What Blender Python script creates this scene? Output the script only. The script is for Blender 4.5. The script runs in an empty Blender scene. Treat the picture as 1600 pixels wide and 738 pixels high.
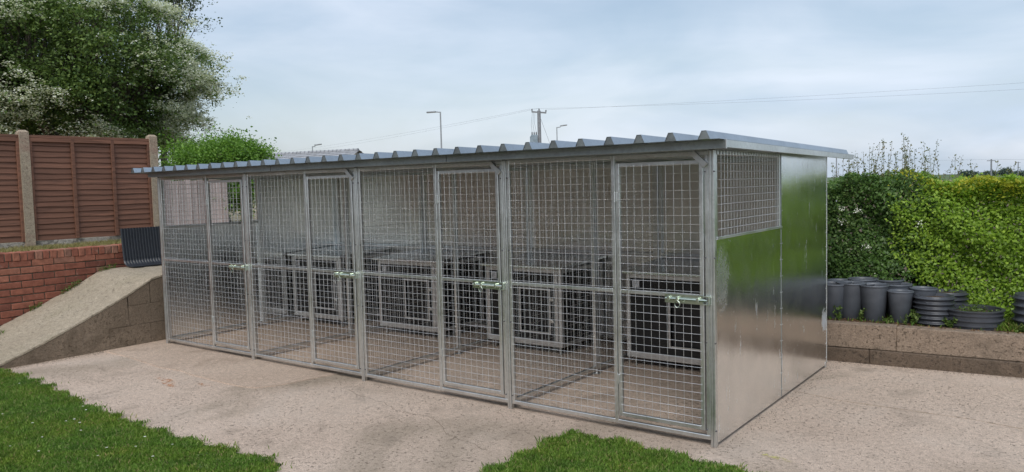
import bpy, math, random
import numpy as np
from mathutils import Vector, Matrix
random.seed(7); rng = np.random.default_rng(7)
SC = bpy.context.scene
COL = SC.collection
# ------------------------------------------------------------------ camera
cam_d = bpy.data.cameras.new('camera'); cam = bpy.data.objects.new('camera', cam_d); COL.objects.link(cam)
YAW, PITCH, ROLL, FPX = -0.6423, -0.0653, -0.0256, 1214.24
cy, sy, cp, sp = math.cos(YAW), math.sin(YAW), math.cos(PITCH), math.sin(PITCH)
f = Vector((sy*cp, cy*cp, sp)); r = Vector((cy, -sy, 0)); u = r.cross(f)
r2 = math.cos(ROLL)*r + math.sin(ROLL)*u; u2 = -math.sin(ROLL)*r + math.cos(ROLL)*u
M = Matrix((r2, u2, -f)).transposed().to_4x4(); M.translation = Vector((7.7594, -4.2804, 1.5702))
cam.matrix_world = M
cam_d.sensor_width = 36; cam_d.lens = FPX/1600*36; cam_d.clip_end = 6000; cam_d.clip_start = .05
SC.camera = cam
# ------------------------------------------------------------------ world, sun
SUN_EL, SUN_AZ = math.radians(46), math.radians(160)      # azimuth clockwise from +Y: behind the camera, to its right
w = bpy.data.worlds.new('World'); SC.world = w; w.use_nodes = True
nt = w.node_tree; nt.nodes.clear()
def wn(t, **k):
    n = nt.nodes.new(t)
    for a, b in k.items(): setattr(n, a, b)
    return n
wo = wn('ShaderNodeOutputWorld'); sky = wn('ShaderNodeTexSky', sky_type='NISHITA', sun_disc=False)
sky.sun_elevation = SUN_EL; sky.sun_rotation = SUN_AZ; sky.air_density = 1.2; sky.dust_density = 2.0; sky.ozone_density = 1.5
bg1 = wn('ShaderNodeBackground'); bg1.inputs[1].default_value = .085
bg2 = wn('ShaderNodeBackground'); bg2.inputs[1].default_value = 1.0
mx = wn('ShaderNodeMixShader'); tc = wn('ShaderNodeTexCoord')
nt.links.new(sky.outputs[0], bg1.inputs[0])
mp = wn('ShaderNodeMapping'); mp.inputs['Scale'].default_value = (1.0, 1.0, 3.8); mp.inputs['Rotation'].default_value = (math.radians(-7), math.radians(-5), .9)
nz = wn('ShaderNodeTexNoise'); nz.inputs['Scale'].default_value = 1.3; nz.inputs['Detail'].default_value = 7; nz.inputs['Roughness'].default_value = .55; nz.inputs['Distortion'].default_value = .5
cr = wn('ShaderNodeValToRGB'); cr.color_ramp.elements[0].position = .36; cr.color_ramp.elements[0].color = (.42, .42, .42, 1)
cr.color_ramp.elements[1].position = .66; cr.color_ramp.elements[1].color = (.97, .97, .97, 1)
nz2 = wn('ShaderNodeTexNoise'); nz2.inputs['Scale'].default_value = 2.6; nz2.inputs['Detail'].default_value = 6; nz2.inputs['Distortion'].default_value = .8
cc = wn('ShaderNodeValToRGB'); cc.color_ramp.elements[0].position = .33; cc.color_ramp.elements[0].color = (.43, .52, .64, 1)
cc.color_ramp.elements[1].position = .62; cc.color_ramp.elements[1].color = (.59, .65, .75, 1)
nt.links.new(tc.outputs['Generated'], mp.inputs[0]); nt.links.new(mp.outputs[0], nz.inputs['Vector']); nt.links.new(mp.outputs[0], nz2.inputs['Vector'])
nt.links.new(nz.outputs[0], cr.inputs[0]); nt.links.new(cr.outputs[0], mx.inputs[0])
nt.links.new(nz2.outputs[0], cc.inputs[0]); nt.links.new(cc.outputs[0], bg2.inputs[0])
nt.links.new(bg1.outputs[0], mx.inputs[1]); nt.links.new(bg2.outputs[0], mx.inputs[2]); nt.links.new(mx.outputs[0], wo.inputs[0])
sd = bpy.data.lights.new('sun', 'SUN'); sd.energy = 1.5; sd.angle = math.radians(34); sd.color = (1, .96, .90)
sun = bpy.data.objects.new('sun', sd); COL.objects.link(sun)
sdir = Vector((math.sin(SUN_AZ)*math.cos(SUN_EL), math.cos(SUN_AZ)*math.cos(SUN_EL), math.sin(SUN_EL)))
sun.rotation_euler = sdir.to_track_quat('Z', 'Y').to_euler(); sun.location = sdir*30
SC.view_settings.view_transform = 'Standard'; SC.view_settings.look = 'None'; SC.view_settings.exposure = .5; SC.view_settings.gamma = 1
SC.cycles.max_bounces = 8; SC.cycles.caustics_reflective = False; SC.cycles.caustics_refractive = False

# ------------------------------------------------------------------ helpers: meshes
class MB:
    def __init__(s): s.v = []; s.f = []; s.mi = []; s.m = 0
    def add(s, vs, fs):
        o = len(s.v); s.v += [tuple(p) for p in vs]
        for q in fs: s.f.append(tuple(i+o for i in q)); s.mi.append(s.m)
        return s
    def box(s, a, b, mat=None):
        x0, y0, z0 = a; x1, y1, z1 = b
        vs = [(x0,y0,z0),(x1,y0,z0),(x1,y1,z0),(x0,y1,z0),(x0,y0,z1),(x1,y0,z1),(x1,y1,z1),(x0,y1,z1)]
        if mat is not None: vs = [mat @ Vector(p) for p in vs]
        return s.add(vs, [(0,3,2,1),(4,5,6,7),(0,1,5,4),(1,2,6,5),(2,3,7,6),(3,0,4,7)])
    def cbox(s, a, b, c=.004, mat=None, j=0):     # box with chamfered edges
        x0, y0, z0 = a; x1, y1, z1 = b
        vs = []; idx = {}
        for ix in (0,1):
            for iy in (0,1):
                for iz in (0,1):
                    X, Y, Z = (x0,x1)[ix], (y0,y1)[iy], (z0,z1)[iz]; dx, dy, dz = (c,-c)[ix], (c,-c)[iy], (c,-c)[iz]
                    jj = [random.uniform(-j, j) for _ in range(3)]
                    for k, p in enumerate(((X,Y+dy,Z+dz),(X+dx,Y,Z+dz),(X+dx,Y+dy,Z))):
                        idx[ix,iy,iz,k] = len(vs); vs.append(Vector((p[0]+jj[0], p[1]+jj[1], p[2]+jj[2])))
        I = lambda *a: idx[a]
        fs = [(I(0,0,0,0),I(0,0,1,0),I(0,1,1,0),I(0,1,0,0)), (I(1,0,0,0),I(1,1,0,0),I(1,1,1,0),I(1,0,1,0)),
              (I(0,0,0,1),I(1,0,0,1),I(1,0,1,1),I(0,0,1,1)), (I(0,1,0,1),I(0,1,1,1),I(1,1,1,1),I(1,1,0,1)),
              (I(0,0,0,2),I(0,1,0,2),I(1,1,0,2),I(1,0,0,2)), (I(0,0,1,2),I(1,0,1,2),I(1,1,1,2),I(0,1,1,2))]
        for p in (0,1):
            for q in (0,1):
                fs.append((I(p,q,0,0),I(p,q,0,1),I(p,q,1,1),I(p,q,1,0)))
                fs.append((I(p,0,q,0),I(p,0,q,2),I(p,1,q,2),I(p,1,q,0)))
                fs.append((I(0,p,q,1),I(0,p,q,2),I(1,p,q,2),I(1,p,q,1)))
                for t in (0,1): fs.append((I(p,q,t,0),I(p,q,t,1),I(p,q,t,2)))
        if mat is not None: vs = [mat @ p for p in vs]
        return s.add(vs, fs)
    def tube(s, pts, rad, n=6, cap=True):
        pts = [Vector(p) for p in pts]; k = len(pts)
        if not hasattr(rad, '__len__'): rad = [rad]*k
        vs = []; fs = []
        prev = None
        for i, p in enumerate(pts):
            d = (pts[min(i+1,k-1)] - pts[max(i-1,0)]).normalized()
            if prev is None: a = d.orthogonal().normalized()
            else: a = (prev - d*prev.dot(d)).normalized()
            prev = a; b = d.cross(a)
            for t in range(n):
                th = 2*math.pi*t/n + (math.pi/4 if n == 4 else 0); vs.append(p + (a*math.cos(th) + b*math.sin(th))*rad[i])
        for i in range(k-1):
            for t in range(n): fs.append((i*n+t, i*n+(t+1)%n, (i+1)*n+(t+1)%n, (i+1)*n+t))
        if cap: fs.append(tuple(reversed(range(n)))); fs.append(tuple((k-1)*n+t for t in range(n)))
        return s.add(vs, fs)
    def lathe(s, prof, n=32, c=(0,0,0), close=False):
        vs = []; fs = []; k = len(prof)
        for rr, zz in prof:
            for t in range(n): vs.append((c[0]+rr*math.cos(2*math.pi*t/n), c[1]+rr*math.sin(2*math.pi*t/n), c[2]+zz))
        for i in range(k-1):
            for t in range(n): fs.append((i*n+t, i*n+(t+1)%n, (i+1)*n+(t+1)%n, (i+1)*n+t))
        return s.add(vs, fs)
    def prism(s, poly, h0, h1, ax):     # poly of 2D points extruded along axis ax between h0 and h1
        n = len(poly)
        def P(a, b, h): return {'x': (h,a,b), 'y': (a,h,b), 'z': (a,b,h)}[ax]
        vs = [P(a,b,h0) for a,b in poly] + [P(a,b,h1) for a,b in poly]
        fs = [tuple(range(n))[::-1], tuple(range(n,2*n))] + [(i,(i+1)%n,n+(i+1)%n,n+i) for i in range(n)]
        return s.add(vs, fs)
    def mesh(s, name, mats, smooth=False):
        me = bpy.data.meshes.new(name); me.from_pydata([tuple(p) for p in s.v], [], s.f)
        mats = mats if isinstance(mats, (list, tuple)) else [mats]
        for m in mats: me.materials.append(m)
        if len(mats) > 1: me.polygons.foreach_set('material_index', s.mi)
        if smooth: me.polygons.foreach_set('use_smooth', [True]*len(me.polygons))
        me.update(); fixn(me)
        return me
    def build(s, name, mats, parent=None, loc=None, smooth=False, **k):
        return link(name, s.mesh(name, mats, smooth), parent, loc, **k)
import bmesh
def fixn(me):
    b = bmesh.new(); b.from_mesh(me); bmesh.ops.recalc_face_normals(b, faces=b.faces); b.to_mesh(me); b.free()
def link(name, me, parent=None, loc=None, rot=None, label=None, cat=None, group=None, kind=None):
    o = bpy.data.objects.new(name, me); COL.objects.link(o)
    if parent: o.parent = parent
    if loc is not None: o.location = loc
    if rot is not None: o.rotation_euler = rot
    if label: o['label'] = label
    if cat: o['category'] = cat
    if group: o['group'] = group
    if kind: o['kind'] = kind
    return o
def thing(name, label, cat, loc=(0,0,0), rz=0, group=None):
    return link(name, None, None, loc, (0,0,rz), label, cat, group)
def quads(name, V, mat, parent=None, per=4, **k):      # V: (n,per,3) array of loose faces
    n = V.shape[0]; me = bpy.data.meshes.new(name)
    me.vertices.add(n*per); me.vertices.foreach_set('co', V.reshape(-1).astype(np.float32))
    me.loops.add(n*per); me.loops.foreach_set('vertex_index', np.arange(n*per, dtype=np.int32))
    me.polygons.add(n); me.polygons.foreach_set('loop_start', np.arange(0, n*per, per, dtype=np.int32))
    me.polygons.foreach_set('loop_total', np.full(n, per, dtype=np.int32))
    me.update(calc_edges=True); me.materials.append(mat)
    return link(name, me, parent, **k)
def copy_tree(o, parent=None):
    c = o.copy(); COL.objects.link(c)
    if parent: c.parent = parent
    for ch in list(o.children): copy_tree(ch, c)
    return c
def unit(a): return a/np.maximum(np.linalg.norm(a, axis=-1, keepdims=True), 1e-9)
def leaves(P, size, up=.6, droop=.2, asp=.6, out=None, spread=1.0):
    """rhombic leaves (n,4,3) at P; normals lean up / outwards"""
    n = len(P)
    N = rng.normal(size=(n,3))*spread*.6; N[:,2] += up
    if out is not None: N += out
    N = unit(N); T = unit(np.cross(N, rng.normal(size=(n,3)))); T[:,2] -= droop; T = unit(T); B = unit(np.cross(N, T))
    L = (size*rng.uniform(.65, 1.3, n))[:,None]; W = L*asp*.5
    fold = np.cross(T, B)*L*.12
    return np.stack([P, P+T*L*.45+B*W+fold, P+T*L, P+T*L*.45-B*W+fold], 1)

# ------------------------------------------------------------------ helpers: materials
def newmat(name):
    m = bpy.data.materials.new(name); m.use_nodes = True
    t = m.node_tree; b = t.nodes['Principled BSDF']
    return m, t, b
def N(t, ty, **k):
    n = t.nodes.new(ty)
    for a, v in k.items():
        if a in n.inputs.keys() if False else False: pass
        if hasattr(n, a) and not a[0].isupper(): setattr(n, a, v)
        else: n.inputs[a.replace('_', ' ')].default_value = v
    return n
def coord(t, scale=(1,1,1), kind='Object', rot=(0,0,0)):
    c = t.nodes.new('ShaderNodeTexCoord'); m = t.nodes.new('ShaderNodeMapping'); m.inputs['Scale'].default_value = scale; m.inputs['Rotation'].default_value = rot
    t.links.new(c.outputs[kind], m.inputs[0]); return m.outputs[0]
def noise(t, vec, scale, detail=4, rough=.55, dist=0):
    n = t.nodes.new('ShaderNodeTexNoise'); n.inputs['Scale'].default_value = scale; n.inputs['Detail'].default_value = detail
    n.inputs['Roughness'].default_value = rough; n.inputs['Distortion'].default_value = dist
    if vec is not None: t.links.new(vec, n.inputs['Vector'])
    return n.outputs[0]
def ramp(t, fac, stops):
    n = t.nodes.new('ShaderNodeValToRGB'); e = n.color_ramp.elements
    while len(e) < len(stops): e.new(.5)
    for i, (p, c) in enumerate(stops):
        e[i].position = p; e[i].color = (c, c, c, 1) if not hasattr(c, '__len__') else (*c, 1)
    t.links.new(fac, n.inputs[0]); return n.outputs[0]
def mix(t, fac, a, b, mode='MIX'):
    n = t.nodes.new('ShaderNodeMix'); n.data_type = 'RGBA'; n.blend_type = mode
    for s, v in ((0, fac), (6, a), (7, b)):
        if hasattr(v, 'links'): t.links.new(v, n.inputs[s])
        elif s == 0: n.inputs[0].default_value = v
        else: n.inputs[s].default_value = (*v, 1) if len(v) == 3 else v
    return n.outputs[2]
def math_(t, op, a, b=0):
    n = t.nodes.new('ShaderNodeMath'); n.operation = op
    for i, v in enumerate((a, b)):
        if hasattr(v, 'links'): t.links.new(v, n.inputs[i])
        else: n.inputs[i].default_value = v
    return n.outputs[0]
def bump(t, b, h, strength=.4, dist=.01, prev=None):
    n = t.nodes.new('ShaderNodeBump'); n.inputs['Strength'].default_value = strength; n.inputs['Distance'].default_value = dist
    t.links.new(h, n.inputs['Height'])
    if prev: t.links.new(prev, n.inputs['Normal'])
    if b: t.links.new(n.outputs[0], b.inputs['Normal'])
    return n.outputs[0]
def objrand(t): return t.nodes.new('ShaderNodeObjectInfo').outputs['Random']
def islrand(t): return t.nodes.new('ShaderNodeNewGeometry').outputs['Random Per Island']

def m_leaf(name, c1, c2, c3, trans=.3, rough=.5, patch=None):
    m, t, b = newmat(name)
    col = ramp(t, islrand(t), [(0, c1), (.55, c2), (1, c3)])
    if patch:
        v = coord(t); col = mix(t, ramp(t, noise(t, v, patch[0], 3), [(.42, 0.), (.62, 1.)]), col, mix(t, .6, col, patch[1]))
    t.links.new(col, b.inputs['Base Color']); b.inputs['Roughness'].default_value = rough; b.inputs['Specular IOR Level'].default_value = .35
    tr = t.nodes.new('ShaderNodeBsdfTranslucent'); ms = t.nodes.new('ShaderNodeMixShader'); ms.inputs[0].default_value = trans
    t.links.new(mix(t, .5, col, mix(t, 1, col, (1.3, 1.5, .6), 'MULTIPLY')), tr.inputs[0])
    t.links.new(b.outputs[0], ms.inputs[1]); t.links.new(tr.outputs[0], ms.inputs[2])
    t.links.new(ms.outputs[0], t.nodes['Material Output'].inputs[0]); return m
def m_galv(name, base=(.56,.58,.60), rough=.3, spangle=90, stain=False, var=.06, streaks=False, metal=1):
    m, t, b = newmat(name); v = coord(t)
    vo = t.nodes.new('ShaderNodeTexVoronoi'); vo.inputs['Scale'].default_value = spangle; t.links.new(v, vo.inputs['Vector'])
    sp_ = ramp(t, vo.outputs['Color'], [(0, tuple(c*(1-var) for c in base)), (1, tuple(min(1, c*(1+var)) for c in base))])
    big = ramp(t, noise(t, v, 2.5, 4), [(.3, .86), (.7, 1.08)])
    col = mix(t, 1, sp_, big, 'MULTIPLY'); rgh = ramp(t, noise(t, v, 7, 5), [(.3, rough*.85), (.75, rough*1.25)])
    met = None
    if stain:
        v2 = coord(t, (7, 7, 1.6)); a = ramp(t, noise(t, v2, 2.2, 8, .7), [(.60, 0.), (.72, .42)])
        c = ramp(t, noise(t, v, 38, 4, .7), [(.66, 0.), (.74, .45)]); mask = math_(t, 'MAXIMUM', a, math_(t, 'MULTIPLY', c, ramp(t, noise(t, v, 1.4, 2), [(.45, 0.), (.6, 1.)])))
        # the one white splash of zinc bloom by the rear edge and the smears near the front corner
        g = t.nodes.new('ShaderNodeTexCoord'); sx = t.nodes.new('ShaderNodeSeparateXYZ'); t.links.new(g.outputs['Object'], sx.inputs[0])
        def blob(yc, zc, ry, rz_, lo=.5):
            dy = math_(t, 'DIVIDE', math_(t, 'SUBTRACT', sx.outputs[1], yc), ry); dz = math_(t, 'DIVIDE', math_(t, 'SUBTRACT', sx.outputs[2], zc), rz_)
            d = math_(t, 'ADD', math_(t, 'MULTIPLY', dy, dy), math_(t, 'MULTIPLY', dz, dz))
            d = math_(t, 'ADD', d, math_(t, 'MULTIPLY', noise(t, v, 30, 5, .7), 1.2))
            return ramp(t, d, [(.7, lo), (.98, 0.)] )
        mask = math_(t, 'MAXIMUM', mask, blob(2.29, .40, .13, .17, .75)); mask = math_(t, 'MAXIMUM', mask, blob(.10, .98, .22, .34, .16))
        col = mix(t, mask, col, (.55, .60, .66)); met = math_(t, 'SUBTRACT', 1, math_(t, 'MULTIPLY', mask, .8)); rgh = math_(t, 'ADD', rgh, math_(t, 'MULTIPLY', mask, .4))
    t.links.new(col, b.inputs['Base Color']); t.links.new(rgh, b.inputs['Roughness'])
    if met is not None: t.links.new(met, b.inputs['Metallic'])
    else: b.inputs['Metallic'].default_value = metal
    if streaks:
        n1 = bump(t, None, noise(t, coord(t, (1, 1, .35)), 3.2, 3), .22, .02); bump(t, b, noise(t, v, 160, 2), .03, .001, n1)
    return m
def m_plain(name, c, rough=.5, metal=0, nscale=12, var=.25, bstr=.15, bdist=.003, rnd=0):
    m, t, b = newmat(name); v = coord(t)
    col = ramp(t, noise(t, v, nscale, 6), [(.25, tuple(x*(1-var) for x in c)), (.75, tuple(min(1, x*(1+var)) for x in c))])
    if rnd: col = mix(t, 1, col, ramp(t, objrand(t), [(0, 1-rnd), (1, 1+rnd)]), 'MULTIPLY')
    t.links.new(col, b.inputs['Base Color']); b.inputs['Roughness'].default_value = rough; b.inputs['Metallic'].default_value = metal
    if bstr: bump(t, b, noise(t, v, nscale*6, 5), bstr, bdist)
    return m
def m_concrete(name, c1, c2, pit=(.09,.075,.065), pits=True, scale=1.0, stains=None, brushed=False):
    m, t, b = newmat(name); v = coord(t)
    col = ramp(t, noise(t, v, .9*scale, 6, .6), [(.3, c1), (.7, c2)])
    col = mix(t, .5, col, mix(t, 1, col, ramp(t, noise(t, v, 24*scale, 8, .75), [(.3, .55), (.7, 1.35)]), 'MULTIPLY'))
    col = mix(t, 1, col, ramp(t, noise(t, v, 110*scale, 4, .7), [(.3, .62), (.7, 1.3)]), 'MULTIPLY')
    h = noise(t, v, 60*scale, 8, .75)
    if pits:
        p = ramp(t, noise(t, coord(t, (1, 1.0, 1)), 42*scale, 5, .6, .4), [(.34, 1.), (.42, 0.)])
        p = math_(t, 'MULTIPLY', p, ramp(t, noise(t, v, 2.2, 3), [(.35, .35), (.6, 1.)]))
        col = mix(t, math_(t, 'MULTIPLY', p, .6), col, pit); h = math_(t, 'SUBTRACT', h, math_(t, 'MULTIPLY', p, .6))
    if stains:
        for (sc, col2, lo, hi, st) in stains: col = mix(t, math_(t, 'MULTIPLY', ramp(t, noise(t, v, sc, 5, .6, .6), [(lo, 0.), (hi, 1.)]), st), col, col2)
    if brushed:
        br = noise(t, coord(t, (1.5, 26, 1), rot=(0,0,.25)), 6, 4); h = math_(t, 'ADD', math_(t, 'MULTIPLY', h, .4), math_(t, 'MULTIPLY', br, .7))
        col = mix(t, 1, col, ramp(t, br, [(.35, .86), (.65, 1.06)]), 'MULTIPLY')
    t.links.new(col, b.inputs['Base Color']); b.inputs['Roughness'].default_value = .85; b.inputs['Specular IOR Level'].default_value = .25
    bump(t, b, h, .9, .014); return m
def m_wood(name, c, grainax='y', rough=.75):
    m, t, b = newmat(name)
    sc = {'y': (30, 1.6, 30), 'z': (30, 30, 1.6)}[grainax]
    v = coord(t, sc); rv = objrand(t)
    ad = t.nodes.new('ShaderNodeVectorMath'); cb = t.nodes.new('ShaderNodeCombineXYZ'); t.links.new(math_(t, 'MULTIPLY', rv, 37), cb.inputs[0]); t.links.new(math_(t, 'MULTIPLY', rv, 91), cb.inputs[1])
    t.links.new(v, ad.inputs[0]); t.links.new(cb.outputs[0], ad.inputs[1])
    g = noise(t, ad.outputs[0], 1, 7, .65, .8)
    col = ramp(t, g, [(.25, tuple(x*.55 for x in c)), (.5, c), (.78, tuple(x*1.5 for x in c))])
    col = mix(t, 1, col, ramp(t, rv, [(0, .80), (1, 1.18)]), 'MULTIPLY')
    kn = ramp(t, noise(t, ad.outputs[0], .35, 2), [(.68, 0.), (.74, .6)]); col = mix(t, kn, col, tuple(x*.35 for x in c))
    t.links.new(col, b.inputs['Base Color']); b.inputs['Roughness'].default_value = rough
    bump(t, b, g, .35, .004); return m

G_WIRE = m_galv('galvanised_wire', (.76,.77,.78), .42, 200)
G_FRAME = m_galv('galvanised_frame', (.74,.76,.76), .38, 60, var=.07)
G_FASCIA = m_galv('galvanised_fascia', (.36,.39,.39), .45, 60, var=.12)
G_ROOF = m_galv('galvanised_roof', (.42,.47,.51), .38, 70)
G_SIDE = m_galv('galvanised_side_sheet', (.93,.96,.99), .21, 120, stain=True, streaks=True, var=.04)
G_BACK = m_galv('galvanised_back_sheet', (.84,.81,.77), .32, 120, streaks=True, metal=.85)
G_LID = m_galv('galvanised_lid', (.88,.93,.98), .24, 110, streaks=True)
G_BOLT = m_galv('zinc_bolt', (.64,.71,.62), .28, 60)
ALU = m_plain('aluminium', (.66,.66,.65), .45, .8, 20, .1, .08)
BLACKP = m_plain('black_panel', (.012,.013,.015), .35, 0, 10, .3, .03)
PLASTIC = m_plain('dark_plastic', (.105,.118,.140), .40, 0, 6, .35, .1)
PIPE = m_plain('pipe_plastic', (.055,.060,.072), .34, 0, 8, .3, .1)
RUBBER = m_plain('black_rubber', (.020,.024,.032), .42, 0, 20, .3, .25)
YARD = m_concrete('yard_concrete', (.60,.472,.378), (.70,.565,.46), stains=[(.6, (.27,.225,.165), .53, .67, .55), (2.6, (.26,.21,.165), .56, .72, .45), (.9, (.62,.53,.45), .55, .75, .5)])
PATCH = m_concrete('brushed_concrete', (.56,.43,.335), (.65,.515,.41), scale=1.0, pits=False, brushed=True, stains=[(2.2, (.32,.24,.18), .55, .72, .5)])
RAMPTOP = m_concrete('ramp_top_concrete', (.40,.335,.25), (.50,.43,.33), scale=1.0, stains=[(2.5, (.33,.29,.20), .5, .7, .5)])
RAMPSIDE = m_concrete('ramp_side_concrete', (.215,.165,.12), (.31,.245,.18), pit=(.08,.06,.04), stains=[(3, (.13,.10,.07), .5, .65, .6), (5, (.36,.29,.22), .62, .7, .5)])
BLOCK = m_concrete('block_concrete', (.20,.165,.135), (.28,.235,.195), stains=[(2.5, (.12,.10,.08), .48, .66, .6)])
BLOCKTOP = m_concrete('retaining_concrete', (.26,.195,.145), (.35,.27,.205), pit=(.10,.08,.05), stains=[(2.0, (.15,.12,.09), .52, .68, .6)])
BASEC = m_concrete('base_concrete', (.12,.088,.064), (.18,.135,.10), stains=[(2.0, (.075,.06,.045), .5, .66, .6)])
POSTC = m_concrete('post_concrete', (.38,.31,.225), (.50,.415,.31), pit=(.20,.13,.09), scale=1.0, stains=[(4, (.36,.22,.17), .5, .66, .55)])
GRAVELB = m_concrete('gravel_board_concrete', (.38,.35,.30), (.50,.46,.40), scale=1, stains=[(5, (.12,.11,.09), .55, .62, .7)])
WOOD = m_wood('brown_fence_wood', (.185,.085,.052))
WOODP = m_wood('faded_fence_wood', (.44,.35,.32), 'z')
BARK = m_plain('bark', (.10,.085,.065), .9, 0, 9, .45, .8, .02)
STEEL = m_plain('lamp_steel', (.30,.32,.34), .5, .2, 5, .15, 0)
POLEW = m_plain('pole_wood', (.22,.23,.25), .8, 0, 9, .3, .3)
INSUL = m_plain('insulator', (.10,.10,.11), .3, 0, 5, .2, 0)
TRAFO = m_plain('transformer_paint', (.22,.28,.33), .5, 0, 5, .2, 0)
SLATE = m_plain('roof_tile', (.30,.31,.33), .75, 0, 3, .3, .3, .02, rnd=.15)
RENDER = m_plain('house_render', (.48,.45,.40), .85, 0, 3, .12, .2)
GLASS = m_plain('dark_window_glass', (.03,.04,.05), .08, 0, 3, .1, 0)
WHITE = m_plain('sticker_white', (.86,.87,.88), .5, 0, 3, .04, 0)
def m_brick():
    m, t, b = newmat('red_brick'); v = coord(t); rv = objrand(t)
    base = ramp(t, rv, [(0, (.175,.062,.042)), (.2, (.245,.085,.055)), (.6, (.32,.115,.072)), (.85, (.36,.15,.095)), (1, (.27,.15,.11))])
    ad = t.nodes.new('ShaderNodeVectorMath'); cb = t.nodes.new('ShaderNodeCombineXYZ'); t.links.new(math_(t, 'MULTIPLY', rv, 53), cb.inputs[0]); t.links.new(v, ad.inputs[0]); t.links.new(cb.outputs[0], ad.inputs[1])
    col = mix(t, 1, base, ramp(t, noise(t, ad.outputs[0], 16, 6, .7), [(.28, .60), (.72, 1.3)]), 'MULTIPLY')
    ef = ramp(t, noise(t, ad.outputs[0], 9, 6, .7, 1), [(.60, 0.), (.78, .45)]); col = mix(t, ef, col, (.50,.40,.33))
    t.links.new(col, b.inputs['Base Color']); b.inputs['Roughness'].default_value = .9
    bump(t, b, noise(t, ad.outputs[0], 55, 6, .7), .6, .006); return m
BRICK = m_brick()
MORTAR = m_plain('mortar', (.17,.13,.095), .95, 0, 14, .4, .6, .01)
def m_soil(name, c1, c2, c3):
    m, t, b = newmat(name); v = coord(t)
    col = ramp(t, noise(t, v, 3, 8, .7), [(.3, c1), (.5, c2), (.72, c3)]); col = mix(t, 1, col, ramp(t, noise(t, v, 60, 5, .7), [(.3, .5), (.7, 1.4)]), 'MULTIPLY')
    t.links.new(col, b.inputs['Base Color']); b.inputs['Roughness'].default_value = 1; bump(t, b, noise(t, v, 40, 8, .75), 1, .03); return m
SOIL = m_soil('soil', (.06,.04,.026), (.13,.085,.055), (.21,.15,.09))
DRYSOIL = m_soil('dry_soil', (.22,.17,.11), (.34,.27,.17), (.24,.26,.12))
TURF = m_soil('turf_ground', (.035,.06,.018), (.05,.09,.025), (.07,.10,.03))
FIELD = m_soil('field_ground', (.06,.10,.035), (.08,.13,.045), (.11,.14,.06))
def m_grass():
    m, t, b = newmat('lawn_blades'); v = coord(t)
    c = ramp(t, islrand(t), [(0, (.09,.185,.026)), (.5, (.145,.28,.038)), (.84, (.22,.38,.07)), (.94, (.34,.38,.14)), (1, (.40,.33,.18))])
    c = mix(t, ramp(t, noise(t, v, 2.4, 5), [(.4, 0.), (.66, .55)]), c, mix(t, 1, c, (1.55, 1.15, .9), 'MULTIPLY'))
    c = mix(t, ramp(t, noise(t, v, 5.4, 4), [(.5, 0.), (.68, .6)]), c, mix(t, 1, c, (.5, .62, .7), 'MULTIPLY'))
    t.links.new(c, b.inputs['Base Color']); b.inputs['Roughness'].default_value = .6; b.inputs['Specular IOR Level'].default_value = .3
    tr = t.nodes.new('ShaderNodeBsdfTranslucent'); ms = t.nodes.new('ShaderNodeMixShader'); ms.inputs[0].default_value = .3
    t.links.new(c, tr.inputs[0]); t.links.new(b.outputs[0], ms.inputs[1]); t.links.new(tr.outputs[0], ms.inputs[2]); t.links.new(ms.outputs[0], t.nodes['Material Output'].inputs[0])
    return m
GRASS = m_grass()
STRAW = m_leaf('dry_grass', (.30,.24,.10), (.38,.33,.15), (.20,.24,.07), .2)
L_HAW = m_leaf('hawthorn_leaf', (.055,.105,.028), (.11,.18,.045), (.20,.28,.07), .22, patch=(.8, (.13,.19,.05)))
L_FLOW = m_leaf('blossom', (.62,.64,.52), (.76,.77,.67), (.84,.85,.78), .25)
L_DARK = m_leaf('dark_tree_leaf', (.020,.042,.016), (.034,.066,.022), (.055,.095,.030), .2)
L_LIGHT = m_leaf('ash_leaf', (.05,.085,.025), (.08,.13,.035), (.13,.19,.06), .3)
L_BUSH = m_leaf('bush_leaf', (.10,.20,.034), (.16,.31,.05), (.25,.41,.08), .35)
L_HEDGE = m_leaf('hedge_leaf', (.055,.12,.036), (.11,.20,.052), (.22,.33,.10), .32, rough=.4, patch=(1.7, (.09,.18,.035)))
L_PRIV = m_leaf('bright_hedge_leaf', (.16,.27,.032), (.25,.40,.046), (.38,.53,.075), .38, rough=.4)
L_YEL = m_leaf('yellow_tip_leaf', (.22,.27,.025), (.36,.38,.035), (.50,.48,.05), .35)
L_WEED = m_leaf('weed_leaf', (.07,.13,.03), (.12,.19,.04), (.18,.24,.07), .3)
L_SHOOT = m_leaf('shoot_leaf', (.12,.13,.05), (.17,.19,.07), (.22,.16,.09), .3)
L_FAR = m_leaf('far_leaf', (.07,.11,.09), (.09,.13,.11), (.11,.15,.12), .1)

# ------------------------------------------------------------------ SETTING: ground, yard, lawns, terraces
MB().add([(-3000,-2500,-.12),(3000,-2500,-.12),(3000,4000,-.12),(-3000,4000,-.12)], [(0,1,2,3)]).build('ground', FIELD, kind='structure')
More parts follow.
